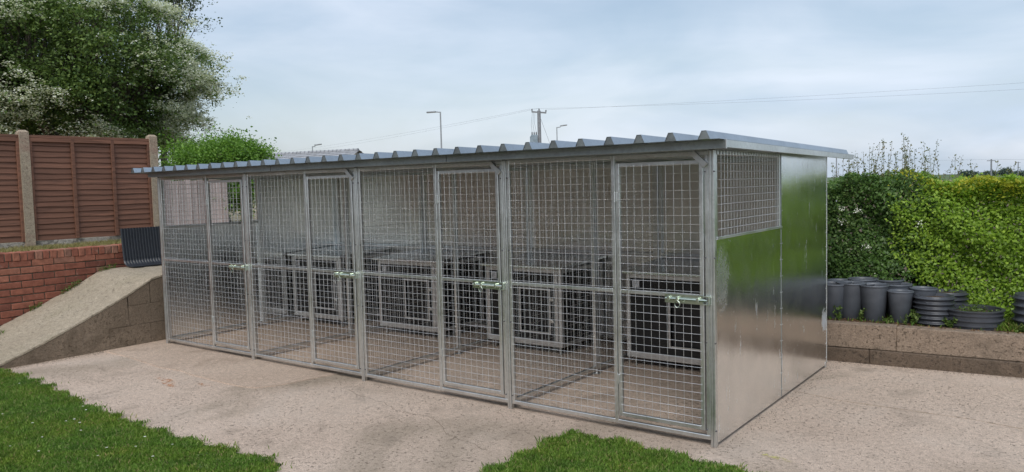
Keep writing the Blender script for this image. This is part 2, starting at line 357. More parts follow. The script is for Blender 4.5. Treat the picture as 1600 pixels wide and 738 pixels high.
# the yard is cast in bays; the joint between them is a real groove
yard = link('concrete_yard', None, kind='structure')
J = [(5.99,1.50),(6.349,1.40),(7.171,1.383),(7.449,1.326),(12.2,1.05)]
jl = [(12.2,1.037),(7.449,1.311),(7.171,1.367),(6.349,1.384),(5.99,1.485),(-1.5,1.595)]
jl = [(a[0]+(b[0]-a[0])*q/9, a[1]+(b[1]-a[1])*q/9+random.uniform(-.006,.004)) for a, b in zip(jl[:-1], jl[1:]) for q in range(9)] + [jl[-1]]
MB().prism([(-1.5,-7),(12.2,-7)] + jl, -.11, 0, 'z').build('slab', YARD, yard)
MB().prism([(-1.5,1.607),(5.99,1.499)] + J[1:] + [(12.2,3.3),(-1.5,2.8)], -.11, -.001, 'z').build('slab', YARD, yard)
MB().prism([(-1.5,1.55),(6.4,1.35),(12.2,1.0),(12.2,1.1),(6.4,1.45),(-1.5,1.65)], -.09, -.005, 'z').build('joint_filler', DRYSOIL, yard)
# smoother patch of newer concrete at the far front corner of the kennels
pp = [(-.22,-.55),(.3,-.57),(.75,-.62),(1.014,-.639),(1.3,-.60),(1.507,-.63),(1.8,-.66),(2.06,-.669),(2.28,-.66),(2.42,-.616),(2.50,-.50),(2.527,-.388),(2.56,-.22),(2.586,-.108),(2.63,.1),(2.68,.4),(2.72,.9),(2.75,1.5),(-.22,1.5)]
pp = [(a+random.uniform(-.012,.012), b+random.uniform(-.012,.012)) for a, b in pp]
MB().prism(pp, -.05, .006, 'z').build('concrete_patch', PATCH, kind='structure')
def m_orange():
    m, t, b = newmat('orange_marking_spray'); v = coord(t)
    a = ramp(t, noise(t, v, 22, 6, .8, 1), [(.50, 0.), (.60, 1.)])
    b.inputs['Base Color'].default_value = (.62, .26, .09, 1); b.inputs['Roughness'].default_value = .9
    t.links.new(math_(t, 'MULTIPLY', a, .7), b.inputs['Alpha']); return m
ORANGE = m_orange()
for k, (x0, y0, w_, h_, rz_) in enumerate(((1.62,-.90,.36,.10,-.3),(1.42,-.86,.10,.06,0),(1.95,-.78,.13,.06,.2))):
    m_ = MB(); n_ = 18; m_.add([(w_*.5*math.cos(2*math.pi*i/n_)*(1+.2*math.sin(3*i)), h_*.5*math.sin(2*math.pi*i/n_)*(1+.2*math.cos(2*i)), 0) for i in range(n_)], [tuple(range(n_))])
    o = m_.build('spray_mark', ORANGE, yard, (x0, y0, .004)); o.rotation_euler.z = rz_; o['label'] = 'faint orange spray mark on the concrete'
YELLOW = m_orange(); YELLOW.node_tree.nodes['Principled BSDF'].inputs['Base Color'].default_value = (.62, .58, .20, 1)
o = MB().add([(0,0,0),(.22,-.05,0),(.24,-.02,0),(.03,.04,0)], [(0,1,2,3)]).build('spray_mark', YELLOW, yard, (6.22,.03,.004)); o['label'] = 'faint yellow spray mark on the concrete'

pts = [(3.1,-.25)]
while pts[-1][0] < 4.9: pts.append((pts[-1][0]+random.uniform(.03,.08), pts[-1][1]+random.uniform(-.035,.014)))
m_ = MB()
for (a, b), (c, d_) in zip(pts[:-1], pts[1:]): m_.add([(a,b,.002),(c,d_,.002),(c,d_+random.uniform(.0015,.004),.002),(a,b+.003,.002)], [(0,1,2,3)])
m_.build('hairline_crack', MORTAR, yard, kind='stuff')
# lawns: a turf base with a ragged edge, and blades
e1 = [(-1.45,-1.50),(-.8,-1.50),(-.13,-1.51),(.3,-1.50),(.71,-1.53),(1.2,-1.57),(1.73,-1.63),(2.3,-1.66),(2.9,-1.68),(3.43,-1.65),(4.06,-1.60),(4.2,-1.9),(4.25,-3.5),(4.2,-7),(-1.45,-7)]
e2 = [(5.145,-.25),(5.47,-.24),(5.8,-.27),(6.07,-.30),(6.6,-.3),(7.2,-.35),(7.25,-1.6),(7.1,-7),(5.15,-7),(5.16,-2.2),(5.14,-.9)]
MB().prism(e1, -.05, .012, 'z').build('lawn_ground', TURF, kind='structure')
MB().prism(e2, -.05, .012, 'z').build('lawn_ground', TURF, kind='structure')
def inpoly(P, poly):
    x, y = P[:,0], P[:,1]; c = np.zeros(len(P), bool); n = len(poly)
    for i in range(n):
        x1, y1 = poly[i]; x2, y2 = poly[(i+1)%n]
        if y1 == y2: continue
        c ^= ((y1 > y) != (y2 > y)) & (x < (x2-x1)*(y-y1)/(y2-y1)+x1)
    return c
def blades(poly, x0, x1, y0, y1, dens, h=.03, wd=.0028, edge=.05, z=.010):
    n = int((x1-x0)*(y1-y0)*dens); P = np.stack([rng.uniform(x0,x1,n), rng.uniform(y0,y1,n)], 1)
    J_ = P + rng.normal(size=(n,2))*edge*.4 + .03*np.stack([np.sin(P[:,1]*23), np.sin(P[:,0]*19)+.6*np.sin(P[:,0]*41)], 1)
    P = P[inpoly(J_, poly)]; n = len(P)
    clump = .7+.5*np.sin(P[:,0]*9+1.3*np.sin(P[:,1]*7))*np.sin(P[:,1]*11+np.sin(P[:,0]*5))
    H = h*rng.uniform(.5,1.3,n)*(.65+.5*clump); a = rng.uniform(0,2*math.pi,n); b = rng.uniform(0,2*math.pi,n); lean = rng.uniform(.1,.9,n)*H
    B = np.concatenate([P, np.full((n,1), z)], 1)
    d = np.stack([np.cos(a), np.sin(a), 0*a], 1)*wd*rng.uniform(.7,1.4,n)[:,None]
    mid = B + np.stack([np.cos(b)*lean*.35, np.sin(b)*lean*.35, H*.6], 1); tip = B + np.stack([np.cos(b)*lean, np.sin(b)*lean, H], 1)
    return np.stack([B-d, B+d, mid+d*.8, tip, mid-d*.8], 1)
V = np.concatenate([blades(e1, -1.4, 4.3, -3.0, -1.35, 1800, .03, .003, .14), blades(e1, -1.4, 4.3, -3.0, -1.42, 30000, .023), blades(e1, -1.4, 4.3, -5.5, -3.0, 1500, .05, .006)])
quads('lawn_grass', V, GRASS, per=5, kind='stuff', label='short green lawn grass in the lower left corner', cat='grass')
V = np.concatenate([blades(e2, 5.0, 7.3, -1.3, -.18, 30000, .024), blades(e2, 5.0, 7.3, -4, -1.3, 1500, .05, .006)])
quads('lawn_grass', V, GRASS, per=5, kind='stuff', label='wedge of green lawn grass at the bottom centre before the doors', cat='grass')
def lawn_weeds(n, poly, x0, x1, y0, y1, label):
    P = []
    while len(P) < n:
        c = np.array([random.uniform(x0,x1), random.uniform(y0,y1)])
        if inpoly(c[None], poly)[0]: P.append(c)
    Q = np.repeat(np.array(P), 14, 0) + rng.normal(size=(n*14,2))*.022; Q = np.concatenate([Q, rng.uniform(.018,.03,(len(Q),1))], 1)
    quads('lawn_weeds', leaves(Q, .016, 1.4, 0, .8, spread=.5), L_WEED, kind='stuff', label=label, cat='weeds')
lawn_weeds(60, e1, -.5, 4.0, -2.7, -1.6, 'low broad leafed weeds growing in the left lawn')
lawn_weeds(14, e2, 5.15, 7, -1.1, -.3, 'low broad leafed weeds growing in the bottom centre lawn')
# daisies in the left lawn
dz = MB()
for i in range(46):
    x, y = random.uniform(-.3,3.6), random.uniform(-2.6,-1.62); rr = random.uniform(.006,.009); n_ = 8
    if y > -1.66 and x > 1.2: continue
    dz.add([(x+rr*math.cos(2*math.pi*i_/n_), y+rr*math.sin(2*math.pi*i_/n_), .034+.002*(i_%2)) for i_ in range(n_)]+[(x,y,.038)], [(i_,(i_+1)%n_,n_) for i_ in range(n_)])
dz.build('daisy_heads', L_FLOW, kind='stuff', label='tiny white daisies scattered in the left lawn', cat='daisies')

# raised bed behind the retaining wall, upper ground behind the brick wall
MB().prism([(-1.5,2.93),(5.7,2.72),(6.72,2.80),(7.36,2.85),(12.2,3.25),(60,5),(60,90),(-1.5,90)], -.11, .315, 'z').build('raised_bed', SOIL, kind='structure')
MB().prism([(-40,-8),(-1.62,-8),(-1.62,2.2),(-1.62,90),(-40,90)], -.11, .95, 'z').build('upper_ground', DRYSOIL, kind='structure')

# ------------------------------------------------------------------ brick wall
bw = thing('brick_wall', 'low red brick retaining wall with a brick-on-edge top course beside the ramp', 'brick wall', (-1.45, 0, 0))
MB().box((-.17,-4.2,-.05),(-.012,1.7,.90)).build('mortar_core', MORTAR, bw)
MB().box((-.20,-4.2,.90),(-.006,1.7,.975)).build('mortar_core', MORTAR, bw)
def ramp_z(y):
    return max(0, min(.72, .06+.43*(y+1.47)))
bms = [MB().cbox((-.09,-.1075,-.0325),(.0,.1075,.0325),.005,j=.0025).mesh('brick',BRICK) for _ in range(5)]
bhs = [MB().cbox((-.20,-.0325,-.045),(.004,.0325,.045),.006,j=.003).mesh('brick',BRICK) for _ in range(4)]
for c in range(12):
    z = .037+.075*c
    for k in range(-14, 8):
        y = k*.225 + (.1125 if c % 2 else 0)
        if y < -3.0 or y > 1.6: continue
        if z < ramp_z(y)-.10: continue
        o = link('brick', random.choice(bms), bw, (random.uniform(-.003,.002), y, z)); o.rotation_euler.z = random.uniform(-.01,.01)
for k in range(-41, 22):
    link('brick', random.choice(bhs), bw, (random.uniform(-.004,.003), k*.075, .94+random.uniform(-.003,.003)), (0, random.uniform(-.02,.02), random.uniform(-.03,.03)))

# ------------------------------------------------------------------ concrete ramp
rp = thing('concrete_ramp', 'sloping concrete ramp with block side running up beside the brick wall', 'ramp', (-.24, 0, 0))
yc = -1.47+(.72-.06)/.43
prof = [(-1.72,-.02),(-1.72,.0),(-1.47,.06),(-1.05,.215),(-.68,.37),(-.28,.545),(yc-.06,.695),(yc+.08,.72),(1.75,.725),(1.75,-.02)]
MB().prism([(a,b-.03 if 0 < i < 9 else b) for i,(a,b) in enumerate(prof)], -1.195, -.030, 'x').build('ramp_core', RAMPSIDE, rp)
ys = np.linspace(-1.72, 1.75, 90); tz = np.interp(ys, [p[0] for p in prof[1:9]], [p[1] for p in prof[1:9]])
m_ = MB(); nx = 14; vs = []
for i, yy in enumerate(ys):
    for j in range(nx+1):
        x = -1.195+j*(1.195)/nx; e = -.010 if j == nx else 0
        vs.append((x + (random.uniform(-.004,.004) if j == nx else 0), yy, tz[i] + e + random.uniform(-.003,.003)))
n0 = len(vs); m_.add(vs, [(i*(nx+1)+j, i*(nx+1)+j+1, (i+1)*(nx+1)+j+1, (i+1)*(nx+1)+j) for i in range(89) for j in range(nx)])
vs2 = []
for i, yy in enumerate(ys): vs2 += [vs[i*(nx+1)+nx], (.002, yy, max(tz[i]-.028, -.02)), (-.03, yy, max(tz[i]-.05, -.02))]
m_.add(vs2, [(i*3, i*3+1, (i+1)*3+1, (i+1)*3) for i in range(89)] + [(i*3+1, i*3+2, (i+1)*3+2, (i+1)*3+1) for i in range(89)])
m_.build('ramp_surface', RAMPTOP, rp)
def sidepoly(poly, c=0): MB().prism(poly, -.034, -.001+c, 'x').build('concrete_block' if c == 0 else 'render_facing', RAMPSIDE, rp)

def top(y): return float(np.interp(y, [p[0] for p in prof[1:9]], [p[1] for p in prof[1:9]]))-.034
fc = [(-1.60,-.02)] + [(y, max(top(y),-.01)) for y in (-1.58,-1.47,-1.2,-1.05,-.85,-.68,-.47,-.27)] + [(-.27,.25+.17),(-.262,.215),(-.475,.213),(-.48,-.02)]
fc = [(-1.60,-.02)] + [(y, max(top(y),-.01)) for y in (-1.58,-1.47,-1.2,-1.05,-.85,-.68,-.47,-.275)] + [(-.27,.217),(-.475,.214),(-.48,-.02)]
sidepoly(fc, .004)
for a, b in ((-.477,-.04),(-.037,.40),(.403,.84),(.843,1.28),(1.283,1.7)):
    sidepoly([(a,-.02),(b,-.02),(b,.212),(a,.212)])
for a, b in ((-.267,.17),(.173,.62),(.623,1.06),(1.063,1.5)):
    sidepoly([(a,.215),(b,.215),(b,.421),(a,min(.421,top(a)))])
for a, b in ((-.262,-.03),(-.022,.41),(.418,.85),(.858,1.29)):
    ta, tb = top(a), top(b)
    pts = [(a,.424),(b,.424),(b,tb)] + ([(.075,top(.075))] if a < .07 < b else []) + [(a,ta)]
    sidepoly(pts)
V = blades([(-1.42,-2),(-.9,-2),(-.9,-.9),(-1.42,-.9)], -1.42, -.95, -1.75, -1.1, 5000, .03, .003, .06, .0)
V[:,:,2] += np.interp(V[:,:1,1], [p[0] for p in prof[1:9]], [p[1] for p in prof[1:9]])
V = V[rng.random(len(V)) < np.clip(1.2*np.sin(V[:,0,0]*17)*np.sin(V[:,0,1]*13)+.15, 0, 1)]
quads('weeds', V, L_WEED, per=5, kind='stuff', label='scrappy green weeds growing at the foot of the ramp', cat='weeds')
P = np.stack([rng.normal(-1.40,.015,900), rng.uniform(-.75,.2,900), np.zeros(900)],1); P[:,2] = np.interp(P[:,1], [p[0] for p in prof[1:9]], [p[1] for p in prof[1:9]])+rng.uniform(0,.05,900)
P = P[(np.sin(P[:,1]*15) > -.1)]
quads('moss', leaves(P, .018, .8), L_WEED, kind='stuff', label='green moss along the joint of ramp and brick wall', cat='moss')

# ------------------------------------------------------------------ ribbed rubber mat curled against the wall
mt = MB(); n_ = 110; cur = []
for k in range(24):
    t_ = k/23
    if t_ < .62: s_ = t_/.62; cur.append((-1.385+.02*s_+.03*s_*s_*.6, 1.175-.36*s_))
    else:
        a = (t_-.62)/.38*math.pi*.52; cur.append((-1.347+.11*(1-math.cos(a)), .815-.085*math.sin(a)))
cur += [(cur[-1][0]+.05, .728),(cur[-1][0]+.11, .728)]
vs = []
for (x, z) in cur:
    for j in range(n_+1): vs.append((x + (.007 if j % 4 in (1,2) else 0), .27+j*.95/n_, z + (.004 if j % 4 in (1,2) else 0)))
o = mt.add(vs, [(i*(n_+1)+j, i*(n_+1)+j+1, (i+1)*(n_+1)+j+1, (i+1)*(n_+1)+j) for i in range(len(cur)-1) for j in range(n_)])
o = mt.build('rubber_mat', RUBBER, label='black ribbed rubber mat curled against the brick wall at the top of the ramp', cat='rubber mat')
md = o.modifiers.new('thick', 'SOLIDIFY'); md.thickness = .012

# ------------------------------------------------------------------ brown lap fence with concrete posts
fn = thing('lap_fence', 'brown horizontal lap panel fence with concrete posts above the brick wall', 'fence', (-2.6, 0, 0))
posts = [-3.46,-1.85,-.24,1.37]
pm = MB(); pm.box((-.05,-.055,.80),(.05,.055,2.36)); pm.v = [p for p in pm.v]; pm.add([(-.05,-.055,2.36),(.05,-.055,2.36),(.05,.055,2.36),(-.05,.055,2.36),(-.02,-.03,2.385),(.02,-.03,2.385),(.02,.03,2.385),(-.02,.03,2.385)], [(0,1,5,4),(1,2,6,5),(2,3,7,6),(3,0,4,7),(4,5,6,7)])
pme = pm.mesh('concrete_post', POSTC)
for y in posts: link('concrete_post', pme, fn, (0, y, 0))
bd = []
for _ in range(4):
    b_ = MB(); nseg = 12; L_ = 1.50; vs = []
    ph = random.uniform(0, 6)
    for i in range(nseg+1):
        yy = -L_/2 + L_*i/nseg; wob = .005*math.sin(i*1.3+ph)+random.uniform(-.002,.002)
        vs += [(.001,yy,.078),(.016,yy,-.006+wob*.7),(.010,yy,-.008+wob),(-.008,yy,.078)]
    b_.add(vs, [(i*4+k, i*4+(k+1)%4, (i+1)*4+(k+1)%4, (i+1)*4+k) for i in range(nseg) for k in range(4)] + [(0,1,2,3),(nseg*4+3,nseg*4+2,nseg*4+1,nseg*4)])
    bd.append(b_.mesh('board', WOOD))
bat = MB().cbox((.014,-.02,1.04),(.040,.02,2.29),.002).mesh('batten', WOOD)
endb = MB().cbox((.010,-.016,1.04),(.036,.016,2.29),.002).mesh('batten', WOOD)
rail = MB().cbox((-.02,-.752,0),(.034,.752,.035),.003).mesh('top_rail', WOOD)
trim = MB().cbox((.012,-.752,0),(.034,.752,.045),.003).mesh('top_rail', WOOD)
gb = MB().cbox((-.025,-.752,0),(.022,.752,.16),.004).mesh('gravel_board', GRAVELB)
for a, b in zip(posts[:-1], posts[1:]):
    mid = (a+b)/2
    link('gravel_board', gb, fn, (0, mid, .875))
    pnl = link('fence_panel', MB().box((-.012,-.752,1.04),(-.006,.752,2.28)).mesh('fence_panel', WOOD), fn, (0, mid, 0))
    for k in range(18): link('board', bd[(k*7+int(a*10)) % 4], pnl, (random.uniform(-.001,.002), 0, 1.045+k*.0685))
    for yy in (-.25, .25): link('batten', bat, pnl, (0, yy, 0))
    for yy in (-.735, .735): link('batten', endb, pnl, (0, yy, 0))
    link('top_rail', rail, pnl, (0, 0, 2.292)); link('top_rail', trim, pnl, (.003, 0, 2.245))
# faded vertical-board fence further back
fp = thing('board_fence', 'faded pinkish vertical board fence behind the far end of the kennels', 'fence', (-2.62, 0, 0))
vb = [MB().cbox((-.008,-.045,.93),(.010,.045,1.765),.002,j=.001).mesh('board', WOODP) for _ in range(3)]
for k in range(11): link('board', vb[k%3], fp, (random.uniform(-.004,.004), 1.49+k*.097, random.uniform(-.015,.01)), (0,0,random.uniform(-.02,.02)))
for zz in (1.1, 1.6): MB().box((-.05,1.43,zz),(-.012,2.52,zz+.05)).build('rail', WOODP, fp)
# dry grass strip between wall and fence
n_ = 9000; P = np.stack([rng.uniform(-2.55,-1.60,n_), rng.uniform(-3.2,1.6,n_)],1)
V = blades([(-2.56,-3.2),(-1.60,-3.2),(-1.60,1.9),(-2.56,1.9)], -2.55, -1.60, -3.2, 1.9, 5200, .05, .0028, .01, .945)
quads('dry_grass', V[rng.random(len(V)) < .35+.6*(np.sin(V[:,0,1]*7)*np.sin(V[:,0,0]*9) > -.2)], STRAW, per=5, kind='stuff', label='dry straw coloured grass between brick wall and fence', cat='grass')

# ------------------------------------------------------------------ the kennel block
HT = 1.745; D = 2.37; DS = 1.20
kb = thing('kennel_block', 'row of four galvanised mesh dog kennels under one corrugated roof', 'dog kennels', (0,0,0))
def wires(x0, x1, z0, z1, sp=.05, rad=.0013, first=None, over=.012, zt=.012):
    """welded mesh in the XZ plane at y = 0: uprights behind, cross wires in front"""
    m = MB(); nx = max(1, round((x1-x0)/sp)); nz_ = max(1, round((z1-z0)/sp))
    for i in range(1, nx):
        x = x0+(x1-x0)*i/nx + random.uniform(-.0012,.0012)
        m.tube([(x,-rad,z0-zt),(x+random.uniform(-.001,.001),-rad,(z0+z1)/2),(x,-rad,z1+zt)], rad, 4, False)
    for k in range(1, nz_):
        z = z0+(z1-z0)*k/nz_ + random.uniform(-.001,.001)
        m.tube([(x0-over,-3*rad,z),((x0+x1)/2,-3*rad,z+random.uniform(-.002,.001)),(x1+over,-3*rad,z)], rad, 4, False)
    return m
def frame(x0, x1, z0, z1, w_, y0, y1, c=.003):
    m = MB(); m.cbox((x0,y0,z0),(x0+w_,y1,z1),c); m.cbox((x1-w_,y0,z0),(x1,y1,z1),c)
    m.cbox((x0+w_,y0+.001,z0),(x1-w_,y1-.001,z0+w_),c); m.cbox((x0+w_,y0+.001,z1-w_),(x1-w_,y1-.001,z1),c); return m
# template meshes of one front bay, x measured from the bay's left line
fixed = frame(.019, .866, .040, 1.740, .026, 0, .026).mesh('mesh_panel', G_FRAME)
fixw = wires(.045, .840, .066, 1.714).mesh('wire_mesh', G_WIRE)
fixc = MB().cbox((.045,.002,.878),(.840,.026,.902),.003).mesh('crossbar', G_FRAME)
m_ = MB(); m_.cbox((.866,0,1.714),(1.481,.026,1.740),.003); m_.cbox((.866,0,.040),(1.481,.026,.066),.003); m_.cbox((1.457,0,.066),(1.481,.026,1.714),.003)
dframe = m_.mesh('door_surround', G_FRAME)
door = frame(.874, 1.449, .092, 1.690, .026, -.004, .022).mesh('door', G_FRAME)
doorw = wires(.900, 1.423, .118, 1.664)
doorw.v = [(a, b-.004, c) for a, b, c in doorw.v]; doorw = doorw.mesh('wire_mesh', G_WIRE)
doorc = MB().cbox((.900,-.001,.878),(1.423,.022,.902),.003).mesh('crossbar', G_FRAME)
m_ = MB(); m_.cbox((1.205,-.014,.843),(1.447,-.010,.897),.001)
boltp = m_.mesh('bolt_plate', G_BOLT)
m_ = MB(); m_.tube([(1.215,-.024,.871),(1.478,-.024,.871)], .0075, 8)
for xx in (1.235,1.29,1.42): m_.cbox((xx-.008,-.034,.857),(xx+.008,-.013,.885),.003)
m_.tube([(1.30,-.03,.871),(1.30,-.045,.868)], .006, 8)
m_.tube([(1.30+.016*math.sin(a), -.045, .842+.02*math.cos(a)) for a in np.linspace(0,2*math.pi,13)], .0028, 5)
bolt = m_.mesh('bolt', G_BOLT)
m_ = MB(); m_.cbox((1.456,-.036,.845),(1.492,-.003,.852),.001); m_.cbox((1.456,-.036,.891),(1.492,-.003,.898),.001); m_.cbox((1.488,-.036,.852),(1.494,-.003,.891),.001)
keep = m_.mesh('bolt_keep', G_BOLT)
m_ = MB(); m_.cbox((.862,-.010,0),(.884,-.004,.06),.001); m_.tube([(.870,-.008,-.004),(.870,-.008,.064)], .005, 8)
hinge = m_.mesh('hinge', G_FRAME)
br = MB()
rot = Matrix.Translation((1.432,-.006,1.692)) @ Matrix.Rotation(math.radians(42),4,'Y')
br.cbox((-.060,-.012,-.017),(.055,.003,.017),.002,rot); brm = br.mesh('corner_bracket', G_FRAME)
for i in range(4):
    X = 1.5*i
    p = link('mesh_panel', fixed, kb, (X,0,0)); link('wire_mesh', fixw, p, kind='stuff'); link('crossbar', fixc, p)
    link('door_surround', dframe, kb, (X,0,0))
    d = link('door', door, kb, (X,0,0)); link('wire_mesh', doorw, d, kind='stuff'); link('crossbar', doorc, d); link('bolt_plate', boltp, d); link('bolt', bolt, d); link('hinge', hinge, d, (0,0,.30)); link('hinge', hinge, d, (0,0,1.45))
    link('bolt_keep', keep, kb, (X,0,0))
    if i: link('corner_bracket', brm, kb, (X,0,0))
# front uprights of the cross walls, with their bolts and feet
m_ = MB(); m_.cbox((-.0165,-.004,0),(-.0010,.030,1.742),.002); m_.cbox((.0010,-.004,0),(.0165,.030,1.742),.002); postm = m_.mesh('post', G_FRAME)
m_ = MB(); m_.box((-.012,-.002,1.742),(.012,.026,1.752)); capm = m_.mesh('post_cap', BLACKP)
m_ = MB()
for zz in (.10, .62, 1.12, 1.62):
    for xx in (-.028, .028): m_.tube([(xx,.004,zz),(xx,-.008,zz)], .0045, 6)
nutm = m_.mesh('bolt_head', INSUL)
for i in range(5):
    x = {0: .0, 4: 6.0}.get(i, 1.5*i); xo = x + (.0005 if i == 0 else -.0005 if i == 4 else 0)
    link('post', postm, kb, (xo,0,0)); link('post_cap', capm, kb, (xo,0,0))
    if 0 < i: link('bolt_head', nutm, kb, (xo + (-.0 if i < 4 else -.01),0,0), kind='stuff')
# cross walls: panels lie in the YZ plane (rotate an XZ panel by 90 degrees)
def cross(X, y0, y1, name, meshz=(.066,1.714), sheet=None, sheetz=None, out=0):
    fr = frame(y0, y1, .040, 1.742, .026, -.013, .013); R90 = lambda vs, dx=0: [(X + dx + b, a, c) for a, b, c in vs]
    fr.v = [(X+b, a, c) for a, b, c in fr.v]
    o = fr.build(name, G_FRAME, kb)
    m = MB()
    if meshz:
        wv = wires(y0+.026, y1-.026, *meshz, rad=.0009 if out == 0 else .0015); wv.v = [(X + out*.014 - b*(1 if out >= 0 else -1), a, c) for a, b, c in wv.v]; wv.build('wire_mesh', G_WIRE, o, kind='stuff')
        if sheetz: 
            c = MB().cbox((X-.012,y0+.026,meshz[0]-.026),(X+.012,y1-.026,meshz[0]),.002); c.build('crossbar', G_FRAME, o)
            e = MB().cbox((X+out*.0145,y0+.004,meshz[0]-.012),(X+out*.021,y1-.002,meshz[0]+.004),.001); e.build('sheet_edge', G_WIRE, o)
    return o
for i in (1,2,3):
    cross(1.5*i, .030, 1.198, 'partition_panel'); cross(1.5*i, 1.202, 2.350, 'partition_panel')
    ft = MB(); ft.tube([(1.5*i,1.2,0),(1.5*i,1.2,.045)], .012, 8); ft.cbox((1.5*i-.03,1.17,0),(1.5*i+.03,1.23,.005),.001); ft.build('foot', G_FRAME, kb)
for X, s in ((0,-1),(6,1)):
    a = cross(X, .030, 1.198, 'end_panel', (1.235,1.716), True, (0,1), out=s)
    b = cross(X, 1.202, 2.365, 'end_panel', None)
    x0, x1 = sorted((X+s*.0135, X+s*.0155))
    MB().box((x0,.024,.022),(x1,1.199,1.228)).build('side_sheet', G_SIDE, a)
    MB().box((x0,1.203,.022),(x1,2.368,1.742)).build('side_sheet', G_SIDE, b)
    xa, xb = sorted((X+s*.0156, X+s*.0180)); MB().box((xa,1.1965,.022),(xb,1.2005,1.742)).build('seam', G_FASCIA, b); MB().box((xa,2.364,.022),(xb,2.369,1.742)).build('seam', G_FRAME, b)
    m_ = MB(); rx = X+s*.0180
    for zz in np.arange(.08, 1.74, .115):
        for yy in ((1.190,1.213) if zz < 1.2 else (1.213,)): m_.tube([(rx,yy,zz),(rx+s*.002,yy,zz)], .0035, 6)
        m_.tube([(rx,2.355,zz),(rx+s*.002,2.355,zz)], .0035, 6)
    m_.build('rivets', G_WIRE, b, kind='stuff')
    m_ = MB(); m_.cbox((X-.02,2.32,0),(X+.02,2.36,.045),.003); m_.build('foot', G_FRAME, kb)
# short hanging tabs along the top and bottom of the near mesh window
m_ = MB()
for i in range(24): yy = .06+i*.0475; m_.box((6.0145,yy-.011,1.718),(6.0175,yy+.011,1.740))
m_.build('mesh_tabs', G_WIRE, kb, kind='stuff')
for i in range(4):
    x0, x1 = 1.5*i+.018, 1.5*i+1.482
    fr = frame(x0, x1, .040, 1.742, .026, D-.028, D-.002).build('back_panel', G_FRAME, kb)
    MB().box((x0-.016,D,.03),(x1+.016,D+.0015,1.742)).build('back_sheet', G_BACK, fr)
    MB().cbox((x0+.026,D-.027,.878),(x1-.026,D-.003,.902),.002).build('crossbar', G_FRAME, fr)
# roof: box-profile sheets with ribs running front to back, fascia and end trims
zr = lambda y: 1.797-.0145*(y+.17)
RIB = [6.03-.2*k for k in range(32)]
def sheet(xa, xb):
    xs = [(xa, 0)]
    for rx in sorted(RIB):
        if xa+.03 < rx < xb-.03: xs += [(rx-.036,0),(rx-.014,.048),(rx+.014,.048),(rx+.036,0)]
    xs.append((xb, 0)); t_ = .0018; n = len(xs); m = MB(); Y = (-.175, 2.88)
    vs = [(x, y, zr(y)+h+o_) for y in Y for o_ in (0, -t_) for x, h in xs]
    I = lambda a, b, k: (a*2+b)*n+k
    fs = []
    for k in range(n-1):
        fs += [(I(0,0,k),I(0,0,k+1),I(1,0,k+1),I(1,0,k)), (I(0,1,k),I(1,1,k),I(1,1,k+1),I(0,1,k+1)), (I(0,0,k),I(0,1,k),I(0,1,k+1),I(0,0,k+1)), (I(1,0,k),I(1,0,k+1),I(1,1,k+1),I(1,1,k))]
    fs += [(I(0,0,0),I(1,0,0),I(1,1,0),I(0,1,0)), (I(0,0,n-1),I(0,1,n-1),I(1,1,n-1),I(1,0,n-1))]
    return m.add(vs, fs)
edges = [-.26,.93,1.93,2.93,3.93,4.93,6.12]
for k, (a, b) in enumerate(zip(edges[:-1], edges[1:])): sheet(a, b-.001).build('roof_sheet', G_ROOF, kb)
# caps on the front rib ends, coloured darker for the shade inside hollow ribs
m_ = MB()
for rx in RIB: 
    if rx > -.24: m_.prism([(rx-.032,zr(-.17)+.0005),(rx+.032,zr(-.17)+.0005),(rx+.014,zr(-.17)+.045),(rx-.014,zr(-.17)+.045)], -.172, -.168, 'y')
m_.build('rib_shade_cap', G_FASCIA, kb, kind='stuff')
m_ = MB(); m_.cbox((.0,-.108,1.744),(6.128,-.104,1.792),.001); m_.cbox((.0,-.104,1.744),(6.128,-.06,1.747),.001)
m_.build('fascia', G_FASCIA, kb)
for xa in (2.04, 4.07): MB().cbox((xa,-.110,1.7445),(xa+.004,-.1085,1.7915),.0005).build('fascia_joint', INSUL, kb)
m_ = MB(); m_.cbox((6.128,-.112,1.742),(6.134,-.10,1.795),.001); m_.build('fascia_end', G_WIRE, kb)
for X in (.0, 6.10): 
    m_ = MB(); m_.prism([(-.10,1.752),(2.80,1.716),(2.80,zr(2.8)-.003),(-.10,zr(-.1)-.003)], X, X+.022, 'x')
    m_.build('end_trim', G_FRAME, kb)
m_ = MB()
for yy in (.013, D-.014, 1.2): m_.box((.02,yy-.012,1.7425),(5.98,yy+.012,zr(yy)-.004))
m_.build('roof_batten', G_FRAME, kb, kind='stuff')

def grit(n, fn_, label, mat, size=(.002,.0055)):
    m = MB()
    for _ in range(n):
        x, y = fn_(); s_ = random.uniform(*size); a = random.uniform(0,6.28); z = .001
        p = [(x+s_*math.cos(a+q)*random.uniform(.7,1.2), y+s_*math.sin(a+q)*random.uniform(.7,1.2), z) for q in (0,2.1,4.2)]
        m.add(p+[(x,y,z+s_*.9)], [(0,1,3),(1,2,3),(2,0,3)])
    m.build('grit', mat, kind='stuff', label=label, cat='grit')
DIRT = m_plain('grit_stone', (.24,.19,.15), .95, 0, 30, .5, .2)
grit(800, lambda: (lambda k: (random.uniform(0,6.05), -.03-abs(random.gauss(0,.07))) if k < .6 else (6.03+abs(random.gauss(0,.05)), random.uniform(-.05,2.45)))(random.random()), 'small stones and dirt gathered along the kennel base', DIRT)
grit(700, lambda: (lambda x: (x, 2.60+.0915*(x-5.94)-abs(random.gauss(0,.045))))(random.uniform(5.6,8.5)), 'dirt gathered along the foot of the low retaining wall', DIRT)
grit(900, lambda: (-.22+abs(random.gauss(0,.05)), random.uniform(-1.6,.4)), 'dirt gathered along the foot of the ramp side', DIRT)
